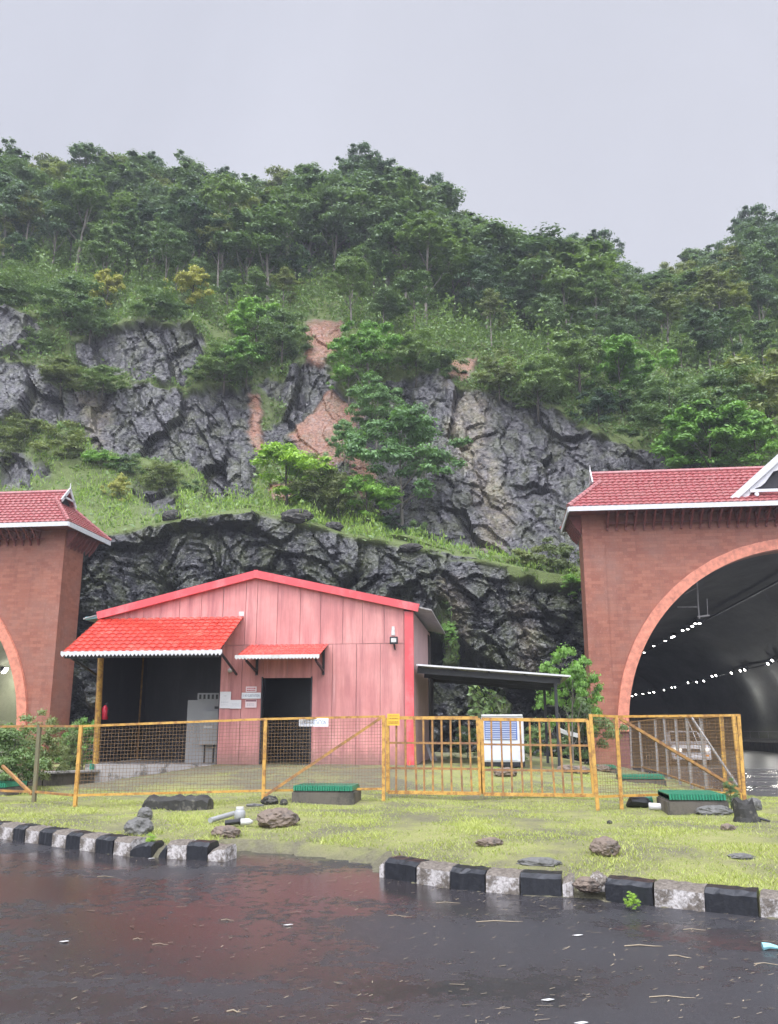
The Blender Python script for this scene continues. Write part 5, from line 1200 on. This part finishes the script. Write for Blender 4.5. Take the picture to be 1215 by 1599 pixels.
gy = G(760, 1250).y
b = board('name_sign', 'white substation sign wired to the top rail of the mesh fence', 'sign', 467, 1121.5, 513, 1134.5, G(411, 1254).y + .25, 'signwhite'); ink(b, '11 KV SUBSTATION', .5, .5, .5, 'inkblue')
b = board('gate_plate', 'yellow printed plate on the corner of the left gate leaf', 'sign', 605, 1114.5, 624, 1133, gy - .06, 'signyellow'); strokes(b, [(.82, .06), (.6, .1), (.32, .07), (.2, .07)], 'inkbrown', .1, .9, 8)

# ------------------------------------------------------------------ kerb stones
def kerb_stone(p0, p1, black, label, slump=0, seed=0, end=False):
    """one painted kerb block between two points on its road edge line"""
    rnd = random.Random(seed); d = (p1 - p0); L = d.length; u = d.normalized(); nrm = Vector((-u.y, u.x, 0))
    if nrm.y < 0: nrm = -nrm
    H, Wd, ch = .185 - slump * .05, .26, .065; zb = -.12
    prof = [(0, zb), (0, H - ch * .55), (ch, H), (Wd - .03, H + .005), (Wd, H - .03), (Wd, zb)]
    n = 7; vs = []; g = .007
    for i in range(n + 1):
        t = g / L + (1 - 2 * g / L) * i / n; b = p0 + d * t
        for (w_, h) in prof:
            j = Vector((rnd.uniform(-1, 1), rnd.uniform(-1, 1), rnd.uniform(-1, 1))) * (.006 if h > 0 else 0)
            e = -slump * .12 * (abs(i / n - (1 if rnd else 0)) ** 3) if h > 0 else 0
            vs.append(b + nrm * w_ + Vector((0, 0, h + e)) + j)
    m = len(prof); fs = [(i * m + k, i * m + k + 1, (i + 1) * m + k + 1, (i + 1) * m + k) for i in range(n) for k in range(m - 1)] + [tuple(range(m)), tuple(n * m + k for k in range(m))[::-1]]
    q = MB().add(vs, fs); o = q.build('kerb_stone', 'kerb_black' if black else 'kerb_white', smooth=False); recentre(o); tag(o, label, 'kerb stone', 'black and white kerb stones along the road')
    return o
def along(line):
    """map pixel x to a point on the kerb's road line"""
    def proj(p):
        q = Vector(p) - Vector((0, 0, EYE)); x = q.x * math.cos(YAW) + q.y * math.sin(YAW); y = -q.x * math.sin(YAW) + q.y * math.cos(YAW); z = q.z
        return 607.5 + F_PX * x / (y * math.cos(PITCH) + z * math.sin(PITCH))
    def f(px):
        xs = [proj(p) for p in line]
        for a, b, xa, xb in zip(line[:-1], line[1:], xs[:-1], xs[1:]):
            if xa <= px <= xb or b is line[-1]:
                lo, hi = 0.0, 1.0
                for _ in range(30):
                    m = (lo + hi) / 2
                    if proj(a.lerp(b, m)) < px: lo = m
                    else: hi = m
                v = a.lerp(b, lo); v.z = road_z(v.x, v.y); return v
    return f
ORD = ['first', 'second', 'third', 'fourth', 'fifth', 'sixth', 'seventh', 'eighth', 'ninth', 'tenth', 'eleventh', 'twelfth']
fl, fr = along(KERB_L), along(KERB_R)
left = [352, 324, 291, 260, 237, 203, 176, 149, 124, 102, 80, 60, 38, 20, -4, -28, -55]
isb = [False, True, False, 'gap', True, False, True, False, True, False, True, False, True, False, True, False]
nb = nw = 0
for i in range(len(left) - 1):
    k = isb[i]
    if k == 'gap':
        a, b_ = fl(246), fl(259); kerb_stone(a, b_, True, 'broken black kerb stone stump in the left kerb', 1, i); continue
    if k: nb += 1; lb = '%s black kerb stone from the right end of the left kerb' % ORD[nb - 1]
    else: nw += 1; lb = '%s mossy white kerb stone from the right end of the left kerb' % ORD[nw - 1]
    kerb_stone(fl(left[i + 1]), fl(left[i]), bool(k), lb, .5 if i in (0, 4) else 0, i)
rightk = [(592, 600, False, 'thin end of the right kerb, mossy white'), (600, 650, True, 'first black kerb stone right of the driveway gap'), (650, 702, False, 'first mossy white kerb stone right of the driveway gap'), (702, 758, True, 'second black kerb stone right of the driveway gap'),
          (758, 812, False, 'second mossy white kerb stone right of the driveway gap'), (812, 878, True, 'third black kerb stone, left of the broken spot'), (878, 897, False, 'short white kerb stone at the broken spot'),
          (945, 1021, True, 'black kerb stone just right of the broken spot'), (1021, 1102, False, 'mossy white kerb stone second from the right edge'), (1102, 1187, True, 'long black kerb stone near the right edge'), (1187, 1275, False, 'mossy white kerb stone cut by the right edge'),
          (1275, 1365, True, 'black kerb stone beyond the right edge')]
for i, (a, b_, k, lb) in enumerate(rightk): kerb_stone(fr(a), fr(b_), k, lb, .3 if i in (0, 6) else 0, 50 + i)

# ------------------------------------------------------------------ stones, chambers, litter
def stone(p, s, label, mat, seed, cat='stone', name='stone', rz=0, sink=.2, flat=False):
    bm = bmesh.new(); bmesh.ops.create_icosphere(bm, subdivisions=4, radius=.5); rnd = random.Random(seed); o_ = Vector((rnd.random() * 50, rnd.random() * 50, 0))
    for v in bm.verts:
        n = v.co.normalized(); ds, ps = noise.voronoi(n * 1.6 + o_); v.co = n * (.5 + .14 * (ds[0] - .4) + .07 * noise.noise(n * 3 + o_) + .05 * noise.fractal(n * 8 + o_, 1, 2, 4)) 
        if flat: v.co.z = max(-.32, min(.32, v.co.z * 1.5))
        v.co = Vector((v.co.x * s[0], v.co.y * s[1], v.co.z * s[2]))
    me = bpy.data.meshes.new(name); bm.to_mesh(me); bm.free(); me.materials.append(MAT[mat]); o = bpy.data.objects.new(name, me); C.objects.link(o)
    o.location = p + Vector((0, 0, s[2] * (.5 - sink))); o.rotation_euler = (0, 0, rz); return tag(o, label, cat)
stone(G(216, 1304), (.34, .30, .25), 'grey pointed rock behind the left kerb', 'stone_grey', 1)
stone(G(226, 1282), (.2, .2, .2), 'small grey rock behind the pointed rock', 'stone_grey', 11)
stone(G(434, 1290), (.52, .40, .27), 'largest brown boulder on the verge, left half', 'stone_brown', 2, rz=.3)
stone(G(421, 1257), (.28, .22, .17), 'dark stone by the fence post', 'stone_dark', 3); stone(G(443, 1258), (.13, .13, .12), 'small dark stone right of the fence post stone', 'stone_dark', 4); stone(G(398, 1259), (.3, .2, .05), 'flat grey stone left of the fence post', 'stone_grey', 5)
stone(G(352, 1307), (.34, .26, .16), 'brownish grey rock below the white pipe', 'stone_brown', 6); stone(G(945, 1334), (.30, .26, .20), 'brown broken rock near the broken kerb', 'stone_brown', 7); stone(G(948, 1336) - Vector((0, .06, 0)), (.16, .1, .12), 'dark lump standing for the hollow in the brown broken rock', 'stone_dark', 17)  # last lump is dark to stand for the shaded hollow of the rock
stone(G(765, 1320), (.30, .18, .10), 'low dark rock right of centre on the verge', 'stone_brown', 8, rz=.4); stone(G(1137, 1297), (.17, .13, .09), 'little brown rock at the right end of the verge', 'stone_brown', 9); stone(G(952, 1288), (.07, .06, .05), 'pebble right of centre on the verge', 'stone_dark', 10)
stone(G(1178, 1266), (.24, .2, .22), 'rounded grey rock behind the black stump', 'stone_grey', 12); stone(G(842, 1352), (.42, .2, .10), 'flat rubble lump behind the right kerb', 'stone_grey', 13, sink=.45); stone(G(1158, 1342), (.25, .2, .06), 'flat slab sunk in the grass at the right', 'stone_grey', 14, sink=.4)
stone(G(1115, 1272), (.5, .3, .18), 'rubble spilled at the foot of the nearest chamber', 'stone_grey', 15, sink=.3); stone(G(920, 1398), (.26, .2, .13), 'broken mossy kerb rubble in the right kerb gap', 'stone_brown', 16, sink=.4); stone(G(935, 1400), (.16, .16, .17), 'white painted kerb fragment', 'kerb_white', 18, sink=.3)
stone(G(330, 1322), (.4, .12, .05), 'rotten log edge lying behind the left kerb', 'stone_brown', 19, sink=.4)
for k, (px, py) in enumerate(((905, 1208), (885, 1206), (940, 1205), (790, 1212))): stone(G(px, py), (.5, .4, .22), ['brown stone left of the right portal', 'second brown stone under the carport edge', 'stone beside the far green chamber', 'stone under the carport'][k], 'stone_brown', 30 + k)
for px, py, sz_r, lb in ((462, 812, (1.6, .9, .8), 'dark boulder on the grassy rim above the shed apex'), (521, 826, (.9, .7, .55), 'small dark boulder right of the rim boulder'), (268, 812, (1.0, .8, .7), 'dark boulder on the rim beside the left portal roof'),
                         (640, 856, (1.1, .7, .45), 'dark slab boulder at the right part of the rim')):
    stone(hill_pt(px, py), sz_r, lb, 'stone_dark', px, 'boulder', 'boulder', sink=.3)
# long broken concrete beam
a, b_ = G(222, 1266), G(323, 1266); d = (b_ - a); q = MB(); n = 12; vs = []; rnd = random.Random(4)
for i in range(n + 1):
    c = a + d * i / n + Vector((0, rnd.uniform(-.02, .02), 0)); h = .19 + rnd.uniform(-.025, .02) - (.05 if i in (0, n) else 0)
    for w_, z in ((0, -.05), (0, h - .05), (.05, h), (.24, h + .01), (.3, h - .05), (.3, -.05)): vs.append(c + Vector((0, w_, z)) + Vector((0, rnd.uniform(-.015, .015), rnd.uniform(-.01, .01))))
o = q.add(vs, [(i * 6 + k, i * 6 + k + 1, (i + 1) * 6 + k + 1, (i + 1) * 6 + k) for i in range(n) for k in range(5)] + [tuple(range(6)), tuple(n * 6 + k for k in range(6))[::-1]]).build('concrete_beam', 'stone_dark'); recentre(o); tag(o, 'long blackened broken concrete beam lying in front of the fence', 'concrete beam')
def chamber(x0, x1, yt, yb, label, d=.8, cover=.10):
    a, b_ = G(x0, yb), G(x1, yb); y = min(a.y, b_.y); y = (a.y + b_.y) / 2; A, B_ = at_y(x0, yb, y), at_y(x1, yb, y); T = at_y(x0, yt, y)
    r = thing('cable_chamber', label, 'cable chamber', Vector(((A.x + B_.x) / 2, y, A.z)), 'green covered cable chambers'); zt = T.z - cover
    q = MB(); q.box(A.x, B_.x, y, y + d, A.z - .1, zt - .01); q.build('concrete_box', 'concrete_dark', r, bevel=.02)
    q = MB(); n = int((B_.x - A.x) / .045); w_ = (B_.x - A.x - .06)
    for i in range(n): x = A.x + .03 + w_ * i / n; q.box(x, x + w_ / n * .72, y - .01, y + d + .01, zt, zt + cover * .8)
    q.box(A.x + .03, B_.x - .03, y + .02, y + d - .02, zt + .003, zt + cover * .6); q.build('green_cover', 'green', r); return r
chamber(455, 553, 1225, 1256, 'green covered cable chamber behind the mesh fence left of the gate')
chamber(1044, 1140, 1238, 1273, 'biggest green covered chamber, at the right fence brace', 1.0)
chamber(968, 1041, 1209, 1228, 'green covered chamber inside the right fence corner')
chamber(928, 964, 1194, 1206, 'farthest green covered chamber beside the right portal', .7)
chamber(-40, 10, 1221, 1243, 'green covered chamber at the left edge behind the shrub')
# low dark retaining wall beside the left portal
r = thing('drain_wall', 'low dark drain wall in front of the left portal pillar', 'wall', at_y(80, 1235, 21.5)); a, b_ = at_y(26, 1236, 21), at_y(137, 1230, 23.6)
MB().poly([(a.x, 21.4, a.z - .3), (b_.x, 23.9, a.z - .3), (b_.x, 23.9, at_y(137, 1206, 23.6).z), (a.x, 21.4, at_y(26, 1210, 21).z)], (0, .25, 0)).build('wall_face', 'concrete_dark', r)
MB().bar((a.x, 21.5, at_y(26, 1210, 21).z + .02), (b_.x, 24.0, at_y(137, 1206, 23.6).z + .02), .32, .05).build('coping', 'concrete', r)
# pipe, bottles, bag, stump
def lone(mb, name, mat, label, cat, **k): o = mb.build(name, mat, **k); recentre(o); return tag(o, label, cat)
a, b_ = G(328, 1288), G(365, 1281); lone(MB().tube([a + Vector((0, 0, .05)), b_ + Vector((0, 0, .09))], .035, 12), 'white_pipe', 'grey_cab', 'short white pipe lying on the grass', 'pipe')
p = G(374, 1286); r = thing('jar', 'grey jar standing at the end of the white pipe', 'jar', p); MB().tube([p, p + Vector((0, 0, .14)), p + Vector((0, 0, .17))], [.07, .075, .05], 14).build('body', 'grey_cab', r, smooth=True); MB().tube([p + Vector((0, 0, .17)), p + Vector((0, 0, .20))], .055, 12).build('lid', 'offwhite', r)
p = G(378, 1293); lone(MB().tube([p + Vector((-.12, 0, .05)), p + Vector((.08, .03, .06)), p + Vector((.13, .04, .06))], [.042, .042, .015], 12), 'plastic_bottle', 'offwhite', 'dirty clear plastic bottle below the grey jar', 'bottle', smooth=True)
p = G(368, 1298); lone(MB().tube([p + Vector((-.14, 0, .08)), p + Vector((.02, .02, .10)), p + Vector((.05, .03, .10))], [.035, .035, .05], 10), 'black_tube', 'black', 'short black tube under the white pipe', 'tube')
p = G(1000, 1262); lone(MB().tube([p + Vector((-.2, .05, .02)), p + Vector((-.12, 0, .11)), p + Vector((.1, 0, .08)), p + Vector((.2, -.03, .03))], [.03, .11, .085, .03], 10), 'black_bag', 'black', 'crumpled black bag under the right mesh fence', 'bag')
p = G(1014, 1262); lone(MB().tube([p + Vector((-.06, .08, .1)), p + Vector((.06, .1, .12))], [.06, .07], 10), 'green_scrap', 'green', 'green scrap beside the black bag', 'plastic scrap')
p = G(1027, 1266); lone(MB().tube([p + Vector((-.13, 0, .06)), p + Vector((.06, -.01, .05)), p + Vector((.16, -.02, .03)), p + Vector((.24, -.03, .02))], [.055, .055, .02, .015], 12), 'white_bottle', 'white', 'white bottle lying right of the black bag', 'bottle', smooth=True)
p = G(1166, 1284); r = thing('stump', 'charred black tree stump at the right fence end', 'stump', p); rs_ = random.Random(2); vs_ = []; fs_ = []
for lv, (zz, rr) in enumerate(((-.05, .20), (.06, .165), (.17, .145), (.25, .135), (.22, .07))):
    for k in range(14): t_ = k * 2 * math.pi / 14; r_ = rr * (1 + rs_.uniform(-.10, .10)); vs_.append(p + Vector((math.cos(t_) * r_ - zz * .12, math.sin(t_) * r_, zz + (rs_.uniform(-.05, .07) if lv == 3 else 0))))
    if lv: fs_ += [((lv - 1) * 14 + k, (lv - 1) * 14 + (k + 1) % 14, lv * 14 + (k + 1) % 14, lv * 14 + k) for k in range(14)]
fs_.append(tuple(56 + k for k in range(14))); MB().add(vs_, fs_).build('trunk', 'stone_dark', r); MB().tube([p + Vector((.1, 0, .06)), p + Vector((.3, -.05, .01))], [.03, .012], 6).build('root', 'black', r)
for k, (x0, y0, x1, y1) in enumerate(((1134, 1236, 1146, 1262), (1126, 1232, 1132, 1250))):
    a, b_ = at_y(x0, y0, 17.0), at_y(x1, y1, 16.4); lone(MB().bar(a, b_, .03), 'stick', 'bark_dark', ['stick leaning on the black stump', 'thin stick behind the black stump'][k], 'stick')
a, b_ = G(1191, 1483), G(1222, 1487); lone(MB().tube([a + Vector((0, 0, .02)), a.lerp(b_, .35) + Vector((0, 0, .025)), b_ + Vector((0, 0, .01))], [.028, .02, .008], 8), 'plastic_scrap', 'cyan', 'pale blue plastic scrap on the wet road at the right edge', 'plastic scrap')
for k, (px, py, l, an, th) in enumerate(((780, 1445, .62, .15, .008), (1005, 1483, .45, .1, .009), (1062, 1498, .25, -.35, .008), (1050, 1561, .45, .05, .007), (1200, 1507, .3, -.1, .006), (1085, 1459, .28, 0, .006), (620, 1435, .25, .05, .005),
                                         (355, 1440, .18, 0, .006), (215, 1470, .12, .2, .006), (250, 1480, .2, .1, .005), (365, 1582, .14, 0, .01), (165, 1372, .3, .05, .006), (700, 1412, .35, .05, .006))):
    p = G(px, py); l *= .62; th *= .5; a = Vector((math.cos(an), math.sin(an), 0)) * l / 2; p.z = road_z(p.x, p.y) + th
    lone(MB().tube([p - a, p - a * .2 + Vector((0, .02, .004)), p + a * .5 + Vector((0, -.01, .003)), p + a], [th, th, th * .8, th * .4], 5), 'twig', 'straw', 'pale dry twig lying on the wet road, %s' % ('near the right kerb' if px > 590 and py < 1470 else 'towards the bottom right' if px > 700 else 'on the left half of the road'), 'twig')['group'] = 'dry twigs on the road'
for k, (px, py) in enumerate(((98, 1474), (448, 1449), (900, 1462), (853, 1567), (235, 1343), (905, 1600))):
    p = G(px, py); p.z = road_z(p.x, p.y) + .004; lone(MB().poly([p + Vector((-.03, 0, 0)), p + Vector((.01, -.02, .002)), p + Vector((.05, .0, .006)), p + Vector((.02, .025, .002))], (0, 0, .003)), 'litter_scrap', 'offwhite', 'small white scrap of litter on the wet road', 'litter')['group'] = 'white litter scraps on the road'
def litter():
    rng = np.random.default_rng(5); vs = []; fs = []; q = MB(); t = 0
    while t < 1500:
        px, py = rng.uniform(-60, 1280), 1330 + 280 * rng.uniform(0, 1) ** 1.7; p = at_z(px, py, -.05); d = float(isle_d(p.x, p.y)[0])
        if d > -.01: t += .2; continue
        if rng.uniform() > .22 + math.exp(d * 1.3): continue
        z = road_z(p.x, p.y) + .004; an = rng.normal() * .5; l = rng.uniform(.004, .022) * (2.5 if rng.uniform() < .10 else 1); w_ = rng.uniform(.0015, .0035); c, s = math.cos(an), math.sin(an)
        q.add([(p.x - c * l - s * w_, p.y - s * l + c * w_, z), (p.x - c * l + s * w_, p.y - s * l - c * w_, z), (p.x + c * l + s * w_, p.y + s * l - c * w_, z + .006), (p.x + c * l - s * w_, p.y + s * l + c * w_, z + .006)], [(0, 1, 2, 3)]); t += 1
    # straw heaped along the kerb foot
    o = q.build('straw_litter', 'straw'); tag(o, 'bits of straw and leaf litter scattered over the wet road', 'litter', kind='stuff')
litter()
# rusty hay like thatch near the kerb gap
# ------------------------------------------------------------------ rainy air
MATH = bpy.data.materials.new('rainy_air'); MATH.use_nodes = True; t = MATH.node_tree; t.nodes.clear(); o_ = t.nodes.new('ShaderNodeOutputMaterial'); pv = t.nodes.new('ShaderNodeVolumePrincipled')
pv.inputs['Density'].default_value = .0008; pv.inputs['Color'].default_value = (.86, .90, 1, 1); t.links.new(pv.outputs[0], o_.inputs['Volume'])
MAT['haze'] = MATH
o = MB().box(-420, 420, -320, 420, -2.6, 95).build('haze', 'haze'); tag(o, 'thin grey rain haze in the air', 'haze', kind='stuff')
